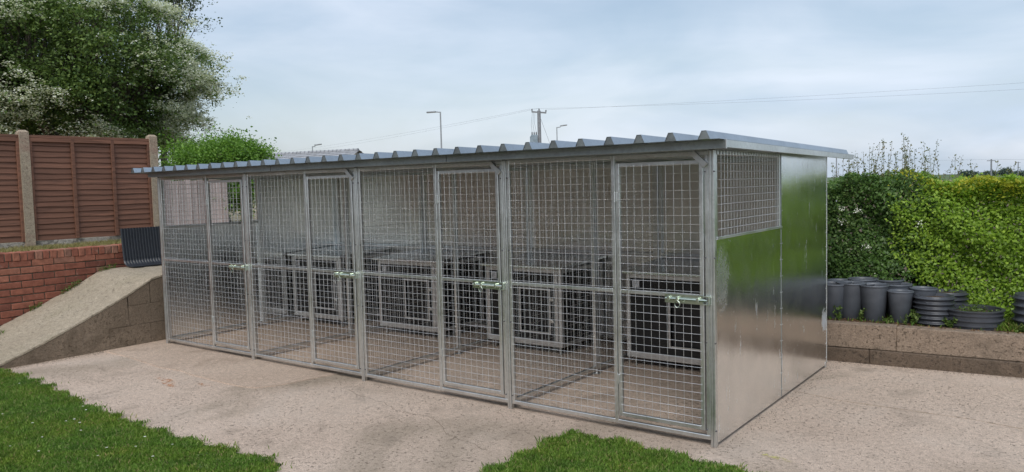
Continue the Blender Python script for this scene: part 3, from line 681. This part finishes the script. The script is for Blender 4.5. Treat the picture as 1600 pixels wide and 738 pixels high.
grit(1500, lambda: (random.uniform(-.2,8), random.uniform(-2.2,2.6)), 'loose grit scattered over the yard', DIRT, (.002,.005))
# ------------------------------------------------------------------ insulated dog boxes
W, DP, ZB, ZT = .87, .74, .075, .795
def dog_box(label, loc):
    t = thing('dog_box', label, 'dog box', loc, 0, 'dog boxes at the back of the kennels')
    m = MB(); f_ = .038
    for x in (0, W-f_):
        for y in (0, DP-f_): m.cbox((x,y,ZB),(x+f_,y+f_,ZT),.003)
    for z in (ZB, ZT-f_):
        for y in (0, DP-f_): m.cbox((f_,y+.001,z),(W-f_,y+f_-.001,z+f_+(.016 if z == ZB else 0)),.003)
        for x in (0, W-f_): m.cbox((x+.001,f_,z),(x+f_-.001,DP-f_,z+f_),.003)
    m.cbox((.62+.17,.0005,ZB+f_),(.62+.205,f_-.002,ZT-f_),.003)
    m.build('frame', ALU, t)
    a, b = ZB+f_-.004, ZT-f_+.004; m = MB()
    x0, x1, z0, z1 = .40, .73, .20, .60
    m.box((f_-.004,.012,a),(x0,.022,b)); m.box((x1,.012,a),(W-f_+.004,.022,b)); m.box((x0,.012,a),(x1,.022,z0)); m.box((x0,.012,z1),(x1,.022,b))
    m.build('front_panel', BLACKP, t)
    for x in (.012, W-.022): MB().box((x,f_-.004,a),(x+.010,DP-f_+.004,b)).build('side_panel', BLACKP, t)
    MB().box((f_,DP-.022,a),(W-f_,DP-.012,b)).build('back_board', BLACKP, t); MB().box((.02,.025,ZB+.01),(W-.02,DP-.025,ZB+.025)).build('floor_panel', BLACKP, t)
    d = frame(x0-.014, x1+.014, z0-.014, z1+.014, .020, .000, .011).build('hatch_frame', ALU, t)
    MB().box((x0+.005,.030,z0),(x1-.005,.034,z1)).build('hatch_flap', BLACKP, d)
    for zz in (.30, .50): MB().cbox((x1+.010,-.006,zz),(x1+.05,.001,zz+.028),.001).build('hatch_hinge', G_FRAME, d)
    m = MB(); m.cbox((-.035,-.045,ZT-.006),(W+.035,DP+.03,ZT+.020),.004); m.v = [(a_, b_, c_+max(0,b_+.045)*.050+.008) for a_, b_, c_ in m.v]; l = m.build('lid', G_LID, t)
    for i_, x in enumerate((.06, W-.06)):
        for y in (.05, DP-.05): MB().lathe([(.001,0),(.016,0),(.016,.006),(.007,.010),(.007,ZB+.004)], 12, (x,y,0)).build('foot', G_FRAME, t)
    s = MB().box((.045,.009,ZT-.125),(.135,.0115,ZT-.045)).build('label_plate', BLACKP, t)
    MB().box((.056,.0075,ZT-.115),(.122,.0088,ZT-.055)).build('sticker', WHITE, s)
    m = MB()
    for k, (wd, zz) in enumerate(((.05,.066),(.035,.078),(.045,.088),(.028,.098))): m.box((.062,.0068,ZT-zz-.003),(.062+wd,.0074,ZT-zz+.001))
    m.build('print_lines', STEEL, s)
    return t
b0 = dog_box('black dog box with metal lid in the nearest kennel on the right', (4.575,1.585,0))
for k, (x, y, lb) in enumerate(((3.045,1.585,'black dog box with metal lid in the second kennel from the right'), (1.535,1.585,'black dog box with metal lid in the second kennel from the left'), (.065,1.585,'black dog box with metal lid in the far left kennel'))):
    c = copy_tree(b0); c.location = (x, y, 0); c['label'] = lb

# ------------------------------------------------------------------ retaining wall on the right
rw = thing('retaining_wall', 'low brown concrete block retaining wall along the raised bed', 'retaining wall', (0,0,0))
def wy(x): return 2.62+.0915*(x-5.94)
ang = math.atan(.0915)
x = 3.2; k = 0
while x < 11.5:
    L_ = (1.12, .93, 1.25)[k % 3]
    rot = Matrix.Translation((x, wy(x), 0)) @ Matrix.Rotation(ang, 4, 'Z')
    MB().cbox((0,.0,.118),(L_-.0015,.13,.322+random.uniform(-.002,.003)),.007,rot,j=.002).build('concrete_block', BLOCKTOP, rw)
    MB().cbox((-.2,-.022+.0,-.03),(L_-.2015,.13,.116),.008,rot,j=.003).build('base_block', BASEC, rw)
    x += L_*math.cos(ang); k += 1
MB().box((0,.02,-.03),(8.6,.12,.300),Matrix.Translation((3.0, wy(3.0), 0)) @ Matrix.Rotation(ang, 4, 'Z')).build('mortar_core', MORTAR, rw)

# ------------------------------------------------------------------ pots and pipe rings on the bed
def pot_mesh(rt, rb, h):
    return MB().lathe([(.001,.004),(rb-.008,.004),(rb-.006,.0),(rb,.004),(rb+(rt-rb)*.9,h*.93),(rt-.002,h*.94),(rt+.004,h*.955),(rt+.005,h*.99),(rt+.001,h),(rt-.006,h*.985),(rt-.010,h*.93),(rb+(rt-rb)*.75,h*.78)], 40)
pmesh = pot_mesh(.118, .088, .315).mesh('pot', PLASTIC, True)
soilm = MB().lathe([(.001,.262),(.05,.258),(.108,.252)], 20).mesh('compost', SOIL, True)
pot_s = [ # x, y, scale, label
 (5.915,2.945,1.0,'dark grey plastic pot at the front, half hidden by the kennel end wall'),
 (6.055,3.00,1.02,'tall dark grey plastic pot, leftmost fully seen in the front row'),
 (6.245,2.99,1.0,'dark grey plastic pot in the middle of the front row'),
 (6.455,2.99,.86,'shorter dark grey plastic pot beside the ribbed pipe ring'),
 (5.93,3.17,1.0,'dark grey pot in the second row close to the kennel wall'),
 (6.09,3.30,1.03,'dark grey pot at the back against the dark hedge, left one'),
 (6.145,3.17,.97,'dark grey pot in the second row behind the front pair'),
 (6.30,3.36,1.02,'dark grey pot at the back against the dark hedge, right one'),
 (6.40,3.21,.96,'dark grey pot behind the gap between two front pots'),
 (6.60,3.17,.90,'dark grey pot behind the ribbed ring and the short pot')]
for x, y, s, lb in pot_s:
    t = link('plant_pot', pmesh, None, (x,y,.314), (random.uniform(-.015,.015),random.uniform(-.015,.015),random.uniform(0,6)), lb, 'plant pot', 'dark plastic plant pots on the raised bed'); t.scale = (s,s,s)
    link('compost', soilm, t)
def ring_mesh(R, h, n, amp=.014):
    pr = [(R-.035,h*.02)]; K = n*8
    for i in range(K+1): pr.append((R + amp*(abs(math.cos(math.pi*i/8))**.6*-1.6+.8), h*i/K))
    pr += [(R-.012,h*1.0),(R-.035,h*.995),(R-.036,h*.1)]
    return MB().lathe(pr, 56)
def m_ring(R, h, n, loc, lb, fill=.7):
    t = ring_mesh(R,h,n).build('pipe_ring', PIPE, None, loc, True, label=lb, cat='pipe ring', group='sawn rings of ribbed drainage pipe')
    MB().lathe([(.001,h*fill+.01),(R*.5,h*fill+.004),(R-.033,h*fill)], 24).build('compost', SOIL, t)
    return t
m_ring(.155,.245,6,(6.71,3.03,.314),'black ribbed pipe ring standing right of the front pots',.9)
m_ring(.155,.245,6,(6.765,3.33,.314),'black ribbed pipe ring behind another, against the hedge',.9)
m_ring(.168,.29,5,(7.43,3.08,.314),'tall black ribbed pipe ring cut by the right edge of the view')
# low wide ring with flat walls
R_, h_ = .205, .150
m_ = MB().lathe([(R_-.012,0),(R_,.0),(R_+.002,.02),(R_+.012,.024),(R_+.012,.034),(R_,.038),(R_,.062),(R_+.012,.066),(R_+.012,.076),(R_,.080),(R_,.104),(R_+.010,.108),(R_+.010,.116),(R_+.002,.12),(R_+.002,.138),(R_+.016,.142),(R_+.016,.150),(R_-.012,.150),(R_-.014,.02)], 56)
t = m_.build('plant_ring', PIPE, None, (6.995,3.06,.314), False, label='low wide black plastic ring filled with earth between the ribbed rings', cat='planter ring')
MB().lathe([(.001,.125),(.1,.12),(.19,.11)], 24).build('compost', SOIL, t)
P_ = rng.normal(size=(260,3))*np.array([.07,.07,.012])+np.array([0,0,.135]); quads('seedlings', leaves(P_, .022, .9), L_WEED, t, kind='stuff')

# ------------------------------------------------------------------ leafy things
def weed(x, y, z, h, n, size, label, spread=.04, mat=None):
    st = MB(); P = []
    for k in range(n):
        a = random.uniform(0,6.28); dx, dy = math.cos(a)*spread, math.sin(a)*spread; hh = h*random.uniform(.6,1)
        pts = [(0,0,0),(dx*.4,dy*.4,hh*.5),(dx,dy,hh)]; st.tube(pts, [.002,.0016,.001], 4, False)
        for q in np.linspace(.2,1,7): P.append((dx*q, dy*q, hh*q))
    t = thing('weed', label, 'weed', (x,y,z)); st.build('stem', L_WEED, t)
    P = np.repeat(np.array(P), 3, 0); quads('foliage', leaves(P+rng.normal(size=P.shape)*.004, size, .5, 0, .5), L_WEED, t)
weed(5.985,2.86,.315,.17,3,.030,'leafy weed standing at the corner of the kennel end wall before the pots')
weed(6.155,2.88,.315,.12,3,.030,'small weed before the gap between the first two front pots')
weed(6.575,2.89,.315,.13,4,.032,'weed growing between the short pot and the ribbed ring')
weed(6.52,2.86,.315,.09,4,.016,'thin wispy weed at the foot of the short pot')
weed(6.845,2.90,.315,.10,5,.034,'broad leafed weed between the ribbed ring and the low ring')
weed(6.38,2.87,.315,.06,4,.022,'low weed between middle pot and short pot')
weed(6.98,3.08,.43,.14,4,.014,'thin dry weed growing out of the low wide ring',.07)
weed(7.30,2.93,.315,.06,6,.03,'low weed on the bed edge before the tall ring',.06)
gp = [(6.9,2.87),(7.7,2.95),(7.7,3.5),(6.9,3.4)]
V = np.concatenate([blades(gp, 7.12, 7.7, 2.92, 3.35, 16000, .06, .003, .05, .314), blades([(5.6,2.76),(7.6,2.9),(7.6,3.3),(5.6,3.2)], 5.6, 7.6, 2.78, 3.3, 900, .04, .003, .05, .314)])
quads('bed_grass', V, GRASS, per=5, kind='stuff', label='tufts of grass on the raised bed around the pots', cat='grass')
P = np.stack([rng.uniform(5.4,8.2,2600), rng.uniform(2.72,3.2,2600), np.full(2600,.318)],1); P[:,1] = np.maximum(P[:,1], wy(P[:,0])+.07)
quads('leaf_litter', leaves(P, .022, 1.2, 0, .6, spread=.5), m_leaf('litter', (.10,.05,.025), (.20,.11,.05), (.32,.22,.10), .1), kind='stuff', label='brown leaf litter along the top of the retaining wall', cat='leaf litter')

def hedge(name, label, x0, x1, y0, y1, z0, zt, dens, mat, size, extra=None, seed=0, flowers=0, yellow=None):
    t = thing(name, label, 'hedge', ((x0+x1)/2,(y0+y1)/2,z0)); off = np.array([(x0+x1)/2,(y0+y1)/2,z0])
    def surf(P):   # lumpy front face: how far the foliage stands forward at (x, z)
        return .07*np.sin(P[:,0]*5.1+1.1*np.sin(P[:,2]*4))+.05*np.sin(P[:,2]*9+P[:,0]*3.3)+.035*np.sin(P[:,0]*13+P[:,2]*11)
    n = int((x1-x0)*(zt-z0)*dens); P = np.stack([rng.uniform(x0,x1,n), np.zeros(n), rng.uniform(z0,zt,n)],1)
    dep = rng.gamma(1.3, .040, n); P[:,1] = y0 - surf(P) + dep - .0
    # clumpy: draw leaves together towards sprig centres
    ci = rng.integers(0, n//14, n); C_ = P[ci]; near = np.abs(C_-P).sum(1)
    sprig = P[rng.integers(0, n, n//13)]; pick = rng.integers(0, len(sprig), n); Q = sprig[pick] + rng.normal(size=(n,3))*np.array([.034,.03,.028])
    use = rng.random(n) < .72; P[use] = Q[use]
    def fade(Q):      # hedges grow into one another: ragged ends
        q = np.minimum((Q[:,0]-x0)/.45, (x1-Q[:,0])/.45) + .35*np.sin(Q[:,2]*6.3+1)+.22*np.sin(Q[:,2]*15+Q[:,0]*9)
        return Q[rng.random(len(Q)) < np.clip(q, 0, 1)]
    P = fade(P); n = len(P)
    out = np.tile(np.array([0,-.75,0.]), (n,1))
    A = leaves(P-off, size, .55, .15, .62, out)
    n2 = int((x1-x0)*(y1-y0)*dens*.8); T_ = np.stack([rng.uniform(x0,x1,n2), rng.uniform(y0-.05,y1,n2), np.zeros(n2)],1)
    ht = zt+.05*np.sin(T_[:,0]*4.3)+.035*np.sin(T_[:,0]*11+T_[:,1]*5)+.02*np.sin(T_[:,0]*29); T_[:,2] = ht-rng.gamma(1.3,.04,n2)+.02
    T_ = fade(T_); Bq = leaves(T_-off, size, .9, 0, .62)
    A2 = A
    quads('foliage', np.concatenate([A2, Bq]), mat, t)
    if yellow:
        n3 = int((x1-x0)*yellow[1]); Y_ = np.stack([rng.uniform(x0,x1,n3), y0-.12+rng.gamma(1.5,.16,n3), np.zeros(n3)],1)
        Y_[:,2] = zt + yellow[0]*(1-rng.gamma(1.2,.9,n3))+.05*np.sin(Y_[:,0]*4.3)+.035*np.sin(Y_[:,0]*11); Y_ = Y_[Y_[:,2] > zt-.35]
        if len(yellow) > 2: Y_ = Y_[rng.random(len(Y_)) < np.clip((Y_[:,0]-yellow[2])/.8, .05, 1)]
        quads('yellow_tips', leaves(Y_-off, size, .6, -.2, .55), L_YEL, t)
    st = MB()
    for k in range(int((x1-x0)*9)):
        x = random.uniform(x0,x1); yy = (y0+y1)/2+random.uniform(-.12,.12); pts = [(x,yy,z0-.01)]
        for q in range(4): pts.append((pts[-1][0]+random.uniform(-.08,.08), pts[-1][1]+random.uniform(-.06,.06), z0+(zt-z0)*(q+1)*.23))
        st.tube([Vector(p)-Vector(off) for p in pts], [.016,.013,.010,.007,.004], 5, False)
    st.build('stems', BARK, t, kind='stuff')
    # inner twiggy filling: larger shaded leaves in the depth of the hedge
    n4 = int((x1-x0)*(zt-z0)*2400); I_ = np.stack([rng.uniform(x0+.2,x1-.2,n4), rng.uniform(y0+.15,y1,n4), rng.uniform(z0,zt-.03,n4)],1)
    quads('inner_foliage', leaves(I_-off, size*1.9, .3, .2, .7), mat, t)
    if flowers:
        F = []
        for k in range(flowers):
            c = np.array([random.uniform(x0,x1), 0, random.uniform(z0+.15,zt-.1)]); c[1] = y0-.09-.05*math.sin(c[0]*5)
            F.append(c+rng.normal(size=(26,3))*np.array([.022,.012,.016]))
        F = np.concatenate(F); quads('blossom', leaves(F-off, .013, .6, 0, .9, np.tile(np.array([0,-.8,0.]),(len(F),1))), L_FLOW, t)
    return t
hd = hedge('hawthorn_hedge', 'dark green hawthorn hedge with a few white flowers behind the plant pots', 3.4, 6.80, 3.50, 4.25, .31, 1.52, 12500, L_HEDGE, .031, flowers=22)
hp = hedge('privet_hedge', 'bright yellow-green clipped hedge on the right with yellow tips', 6.28, 11.5, 3.42, 4.25, .31, 1.51, 11500, L_PRIV, .031, yellow=(.04, 2600, 6.3))
# tall shoots above the hedges
def shoots(label, parent_x0, parent_x1, n, hmax, loc):
    t = thing('hedge_shoots', label, 'shoots', loc); st = MB(); P = []
    for k in range(n):
        x = parent_x0+(parent_x1-parent_x0)*(k+random.random())/n; y = random.uniform(3.5, 4.1); z = 1.38; pk = math.exp(-((x-6.35)/.55)**2)
        h = (.10 + hmax*random.random()**.8*(.35+.75*pk)); lx, ly = random.uniform(-.06,.06), random.uniform(-.05,.05)
        pts = [(x,y,z),(x+lx*.4,y+ly*.4,z+h*.6),(x+lx,y+ly,z+h+.08)]; st.tube([Vector(p)-Vector(loc) for p in pts], [.0020,.0016,.0010], 4, False)
        for q in np.linspace(.25,1,int(5+h*34)):
            for _ in range(2): P.append((x+lx*q+random.gauss(0,.005), y+ly*q+random.gauss(0,.005), z+(h+.08)*q))
    st.build('stem', L_SHOOT, t, kind='stuff'); quads('foliage', leaves(np.array(P)+rng.normal(size=(len(P),3))*.010-np.array(loc), .021, .3, -.4, .55), L_SHOOT, t)
shoots('thin upright leafy shoots rising above the hawthorn hedge', 5.72, 6.60, 62, .36, (6.2,3.8,1.38))
shoots('sparse upright shoots rising above the bright hedge', 6.60, 7.30, 18, .26, (6.9,3.8,1.38))

def limbs(t, base, centres, r0, mat, thick=1.0, fork=.35, name='trunk'):
    """trunk to the middle of the crown, then limbs to clump centres (local coordinates)"""
    C_ = np.array(centres); mid = C_.mean(0); tr = MB()
    top_ = Vector((mid[0]*.6, mid[1]*.6, base+(mid[2]-base)*fork))
    tr.tube([(0,0,0),(.06,.03,(top_[2])*.4),(top_[0]*.8,top_[1]*.8,top_[2]*.8),tuple(top_)], [r0*1.25,r0,r0*.85,r0*.7], 9); tr.build(name, mat, t, smooth=True)
    k = 7; ang_ = np.arctan2(C_[:,1]-top_[1], C_[:,0]-top_[0]); order = np.argsort(ang_); groups = np.array_split(order, k)
    for g in groups:
        if len(g) == 0: continue
        m_ = MB(); gm = Vector(C_[g].mean(0)); a = top_; b = a.lerp(gm, .55)+Vector((0,0,.12)); m_.tube([a, a.lerp(b,.5)+Vector((random.uniform(-.1,.1),random.uniform(-.1,.1),.05)), b], [r0*.5,r0*.38,r0*.27], 7)
        for i in g:
            c = Vector(C_[i]); m1 = b.lerp(c,.5)+Vector((random.uniform(-.12,.12),random.uniform(-.12,.12),random.uniform(0,.15)))
            m_.tube([b, m1, c], [r0*.22,r0*.12,r0*.045], 5, False)
            for _ in range(3):
                e = c+Vector((random.uniform(-.35,.35),random.uniform(-.35,.35),random.uniform(-.1,.2))); m_.tube([m1.lerp(c,.6), e], [r0*.06,r0*.02], 4, False)
        m_.build('limb', mat, t, smooth=True)
def crown(centre, rad, nc, inner=.55, flat=.8, seed=1, low=-1.0):
    C_ = []
    while len(C_) < nc:
        d = rng.normal(size=3); d /= np.linalg.norm(d)
        if d[2] < low: continue
        bump_ = 1+.08*math.sin(d[0]*5+seed)+.07*math.sin(d[1]*6+2*seed)+.05*math.sin(d[2]*7)
        C_.append(np.array(centre)+d*np.array(rad)*random.uniform(inner,1.0)*bump_)
    return np.array(C_)
def tree(name, label, loc, centre, rad, nc, per, size, mat, cl=(.42,.2), r0=.14, flowers=0, inner=.55, cat='tree', low=-.7, up=.7, asp=.6, droopclump=0):
    t = thing(name, label, cat, loc); C_ = crown(centre, rad, nc, inner, low=low, seed=loc[0])
    limbs(t, 0, C_, r0, BARK)
    n = nc*per; pick = rng.integers(0, nc, n)
    off = rng.normal(size=(n,3))*np.array([cl[0],cl[0],cl[1]])*.6
    P = C_[pick]+off; P[:,2] -= droopclump*(off[:,0]**2+off[:,1]**2)*1.2
    # finer sprigs so the outline breaks up
    sp_ = P[rng.integers(0,n,n//12)]; use = rng.random(n) < .7; P[use] = (sp_[rng.integers(0,len(sp_),n)] + rng.normal(size=(n,3))*.055)[use]
    quads('crown', leaves(P, size, up, .2, asp), mat, t)
    if flowers:
        # flat corymbs of white blossom lying on top of the sprays
        cen = np.array(centre); rel = (P-cen)/np.array(rad); rr_ = np.linalg.norm(rel, axis=1)
        S = P[rr_ > .88]; S = S + unit(S-cen)*.07+np.array([0,0,.04])
        dens_ = np.sin(S[:,0]*2.3+1)+np.sin(S[:,1]*2.1+S[:,2]*2.7)+.7*np.sin(S[:,2]*6+S[:,1]*3); S = S[rng.random(len(S)) < np.clip(.45+.85*dens_, .01, 1)]
        S = S[rng.permutation(len(S))[:flowers]]
        k = 7; F = np.repeat(S, k, 0) + rng.normal(size=(len(S)*k,3))*np.array([.034,.034,.015])
        quads('blossom', leaves(F, .032, 1.0, 0, .95, spread=.6), L_FLOW, t)
    return t
# bright bush behind the fence end
tree('round_bush', 'bright green rounded bush behind the end of the fence', (-3.30,2.90,.94), (0,0,.97), (.72,.84,.62), 160, 400, .045, L_BUSH, (.20,.16), .05, inner=.3, cat='bush', low=-1)
# hawthorn in blossom and its neighbours behind the fence
tree('hawthorn_tree', 'large hawthorn tree covered in white blossom behind the brown fence', (-5.5,2.3,.94), (-.62,-.48,2.75), (2.15,2.1,1.62), 230, 480, .055, L_HAW, (.40,.13), .16, flowers=27000, inner=.6, low=-.8, droopclump=.5)
tree('dark_tree', 'dark green tree behind the hawthorn at the left edge', (-9.6,1.6,.94), (0,0,3.0), (2.2,2.4,2.6), 110, 420, .085, L_DARK, (.5,.3), .2, inner=.3, low=-1)
tree('dark_tree', 'dark green undergrowth tree low behind the fence, right of the first', (-9.6,3.6,.94), (0,0,1.9), (1.5,1.6,1.3), 70, 420, .08, L_DARK, (.5,.3), .13, inner=.2, low=-1)
tree('ash_tree', 'thin airy tree showing bare twigs above the hawthorn against the sky', (-9.4,5.3,.94), (0,0,5.0), (1.25,1.15,.85), 44, 130, .060, L_LIGHT, (.34,.22), .085, inner=.45, low=-.8)

# ------------------------------------------------------------------ distance: house, lamps, power line, far trees
def along(px, py, d):
    v = Vector(((px-800)/FPX, -(py-369)/FPX, 1)); q = r2*v.x + u2*v.y + f*v.z; q /= math.hypot(q.x, q.y); return Vector((7.7594,-4.2804,1.5702)) + q*d
G0 = -.1
A, B = along(429,243,48), along(562,234,44); zr_ = 3.72; A.z = B.z = zr_
hs = thing('neighbour_house', 'low neighbouring building with a grey tiled roof behind the kennels', 'house', ((A.x+B.x)/2, (A.y+B.y)/2, G0))
ax = (B-A); L2 = ax.length/2; ang2 = math.atan2(ax.y, ax.x); hs.rotation_euler.z = ang2
H_ = zr_-G0; hw = 2.3; eave = H_-1.15
m_ = MB(); m_.box((-L2+.2,-hw+.25,0),(L2-.2,hw-.25,eave)); m_.prism([(-hw+.25,eave),(hw-.25,eave),(0,H_-.12)], -L2+.2, L2-.2, 'x'); wl = m_.build('wall', RENDER, hs)
for x in (-2.2, 0, 2.2):
    wnd = MB().cbox((x-.5,-hw+.20,.9),(x+.5,-hw+.252,1.9),.01).build('window', WHITE, hs); MB().box((x-.44,-hw+.19,.96),(x+.44,-hw+.198,1.84)).build('pane', GLASS, wnd)
for s in (-1, 1):
    m_ = MB(); nr = 11
    for k in range(nr):      # overlapping tile courses
        y0_, y1_ = s*hw*(1-k/nr), s*hw*(1-(k+1)/nr-.02); z0_, z1_ = eave+(H_-eave)*k/nr, eave+(H_-eave)*(k+1)/nr
        m_.add([(-L2,y0_,z0_+.03),(L2,y0_,z0_+.03),(L2,y1_,z1_),(-L2,y1_,z1_),(-L2,y0_,z0_),(L2,y0_,z0_)], [(0,1,2,3),(4,5,1,0)])
    m_.build('roof', SLATE, hs)
rt = MB().tube([(-.14,0,0),(.14,0,.012)], [.085,.10], 8).mesh('ridge_tile', SLATE)
rf = hs
for k in range(int(2*L2/.29)): link('ridge_tile', rt, hs, (-L2+.15+k*.29, 0, H_+.0), (0,0,0))
def street_lamp(px, py, d, side, label, rad=.055, arm=.55):
    p = along(px, py, d); t = thing('street_lamp', label, 'street lamp', (p.x,p.y,G0), group='street lamps beyond the kennels'); h = p.z-G0
    MB().lathe([(rad*1.5,0),(rad*1.5,1.0),(rad,1.05),(rad*.7,h)], 12).build('pole', STEEL, t)
    rv = Vector((r2.x, r2.y, 0)).normalized()*side
    m_ = MB(); m_.tube([Vector((0,0,h-.02)), rv*arm*.5+Vector((0,0,h-.0))], .03, 6); m_.build('arm', STEEL, t)
    m_ = MB(); m_.cbox((-.28,-.09,-.045),(.28,.09,.045),.03,Matrix.Translation(rv*arm*.95+Vector((0,0,h+(.0 if side<0 else .12)))) @ Matrix.Rotation(math.atan2(rv.y,rv.x),4,'Z') @ Matrix.Rotation(-.12 if side>0 else .05,4,'Y')); m_.build('lamp_head', STEEL, t)
street_lamp(688, 175, 45, -1, 'tallest grey street lamp with its arm pointing left')
street_lamp(870, 199, 60, 1, 'short looking grey street lamp just right of the power pole', .05, .55)
street_lamp(488, 229, 60, 1, 'small grey street lamp above the far roof', .05, .45)
# power pole with transformer
P0 = along(842, 174, 45); pw = thing('power_pole', 'wooden power pole with crossarm and a transformer', 'power pole', (P0.x,P0.y,G0)); h = P0.z-G0
rv = Vector((r2.x, r2.y, 0)).normalized(); az = math.atan2(rv.y, rv.x)
MB().tube([(0,0,0),(0,0,h+.03)], [.13,.10], 10).build('pole', POLEW, pw)
RM = Matrix.Translation((0,0,h-.06)) @ Matrix.Rotation(az,4,'Z') @ Matrix.Rotation(.10,4,'Y')
MB().cbox((-.43,-.05,-.04),(.43,.05,.04),.008,RM).build('crossarm', POLEW, pw)
tips = []
for xx, zz in ((-.40,.05),(0,.10),(.40,.05)):
    q = RM @ Vector((xx,0,zz)); MB().lathe([(.012,-.04),(.02,0),(.042,.03),(.03,.05),(.045,.07),(.03,.10),(.001,.12)], 10, q).build('insulator', INSUL, pw); tips.append(q+Vector((P0.x,P0.y,G0+.12)))
tf = Matrix.Translation((0,0,0)) @ Matrix.Rotation(az,4,'Z')
zt_ = along(835,208,45).z-G0
MB().cbox((-.50,-.22,zt_-.62),(-.12,.22,zt_-.12),.03,tf).build('transformer', TRAFO, pw)
for k in range(5): MB().cbox((-.545,-.18+k*.08,zt_-.56),(-.50,-.15+k*.08,zt_-.2),.004,tf).build('cooling_fin', TRAFO, pw)
MB().cbox((-.52,-.25,zt_-.68),(.14,.25,zt_-.625),.008,tf).build('platform', STEEL, pw)
for xx in (-.42,-.30,-.18):
    q = tf @ Vector((xx,0,zt_-.12)); MB().lathe([(.03,0),(.045,.04),(.025,.06),(.045,.10),(.022,.12),(.035,.16),(.001,.2)], 8, q).build('bushing', INSUL, pw)
    e = RM @ Vector((-.30+ (xx+.3)*.6,0,-.02)); mq = q.lerp(e,.5)+rv*-.06; MB().tube([q+Vector((0,0,.18)), mq, e], .008, 4, False).build('lead', INSUL, pw)
MB().tube([(0,0,h-.15), tuple(tf @ Vector((.75,0,zt_-1.1)))], .009, 4, False).build('stay_wire', INSUL, pw)
def line(a, b, sag, rad, label, n=14):
    pts = [a.lerp(b, i/n)-Vector((0,0,4*sag*(i/n)*(1-i/n))) for i in range(n+1)]
    MB().tube([p-a for p in pts], rad, 4, False).build('power_line', INSUL, None, a, label=label, cat='power line')
ra, rb = along(1600,126,44), along(1600,133,44); la, lb_ = along(410,241,100), along(410,245,100)
line(tips[2], tips[2]+(ra-tips[2])*1.5, .12, .0032, 'upper power line running right from the pole across the sky')
line(tips[0], tips[0]+(rb-tips[0])*1.5, .22, .0032, 'lower power line running right from the pole across the sky')
line(tips[0], la, .25, .0038, 'upper power line running left from the pole'); line(tips[1], lb_, .3, .0038, 'lower power line running left from the pole')
# lone pole behind the rear roof corner, far poles and a low far line
p = along(1307,238,25); t = thing('flag_pole', 'thin bare pole standing behind the rear corner of the roof', 'pole', (p.x,p.y,G0)); MB().lathe([(.022,0),(.016,p.z-G0),(.001,p.z-G0+.01)], 8).build('shaft', STEEL, t)
fpts = []
for px, py, d, lb in ((1549,249,150,'far power pole above the bright hedge'),(1591,253,260,'smallest and farthest power pole at the right edge')):
    p = along(px,py,d); t = thing('far_pole', lb, 'power pole', (p.x,p.y,G0)); MB().lathe([(.14,0),(.11,p.z-G0),(.001,p.z-G0+.02)], 8).build('shaft', POLEW, t)
    MB().cbox((-.7,-.06,p.z-G0-.3),(.7,.06,p.z-G0-.18),.01,Matrix.Rotation(az,4,'Z')).build('crossarm', POLEW, t); fpts.append(p)
line(fpts[0], along(1760,249,140), .1, .010, 'far horizontal power line above the bright hedge'); line(along(1410,251,240), fpts[0], .1, .010, 'far power line left of the small distant pole')
# far tree line
def far_tree(px, top_px, d, wd, label, k):
    p = along(px, 369, d); ztop = along(px, top_px, d).z; h = max(ztop-G0, 2.0); t = thing('far_tree', label, 'tree', (p.x,p.y,G0))
    MB().tube([(0,0,0),(0,0,h*.5)], [.25,.15], 6).build('trunk', BARK, t); n = 900
    D_ = unit(rng.normal(size=(n,3)))*rng.uniform(.4,1,(n,1))**.5; Pq = D_*np.array([wd,wd,h*.42])*(1+.2*np.sin(D_[:,:1]*5+k)); Pq[:,2] += h*.56
    quads('crown', leaves(Pq, .9, .5), L_FAR, t)
for k, (px, tp, d, wd) in enumerate(((1570,263.5,380,2.2),(1545,268,390,3.2),(1512,267.5,400,4.5),(1598,267.5,380,5))):
    far_tree(px, tp, d, wd, ['round dark far tree on the horizon','low pale far tree left of the round one','broad far tree behind the hedge shoots','wide low far tree right of the round one'][k], k)

bh = thing('unseen_brick_house', 'brown brick house added out of view behind the camera to be reflected in the kennel back wall', 'house', (-3.5,-15.5,G0))  # unseen house, added so the kennel back wall reflects warm brown
MB().box((-7,-3.5,0),(7,3.5,4.9)).build('wall', m_plain('unseen_house_brick', (.30,.155,.11), .9, 0, 2, .2, .3), bh)  # walls of the added unseen house
MB().prism([(-4.0,4.9),(4.0,4.9),(0,7.2)], -7.3, 7.3, 'x').build('roof', SLATE, bh)  # roof of the added unseen house
for x in (-5,-1.8,4.6):
    for z in (1.0,3.3):
        wd_ = MB().cbox((x-.7,3.45,z),(x+.7,3.56,z+1.1),.01).build('window', WHITE, bh); MB().box((x-.62,3.561,z+.08),(x+.62,3.57,z+1.02)).build('pane', GLASS, wd_)  # windows of the added unseen house
MB().cbox((1.0,3.45,.1),(2.0,3.56,2.15),.01).build('door', WHITE, bh)  # door of the added unseen house
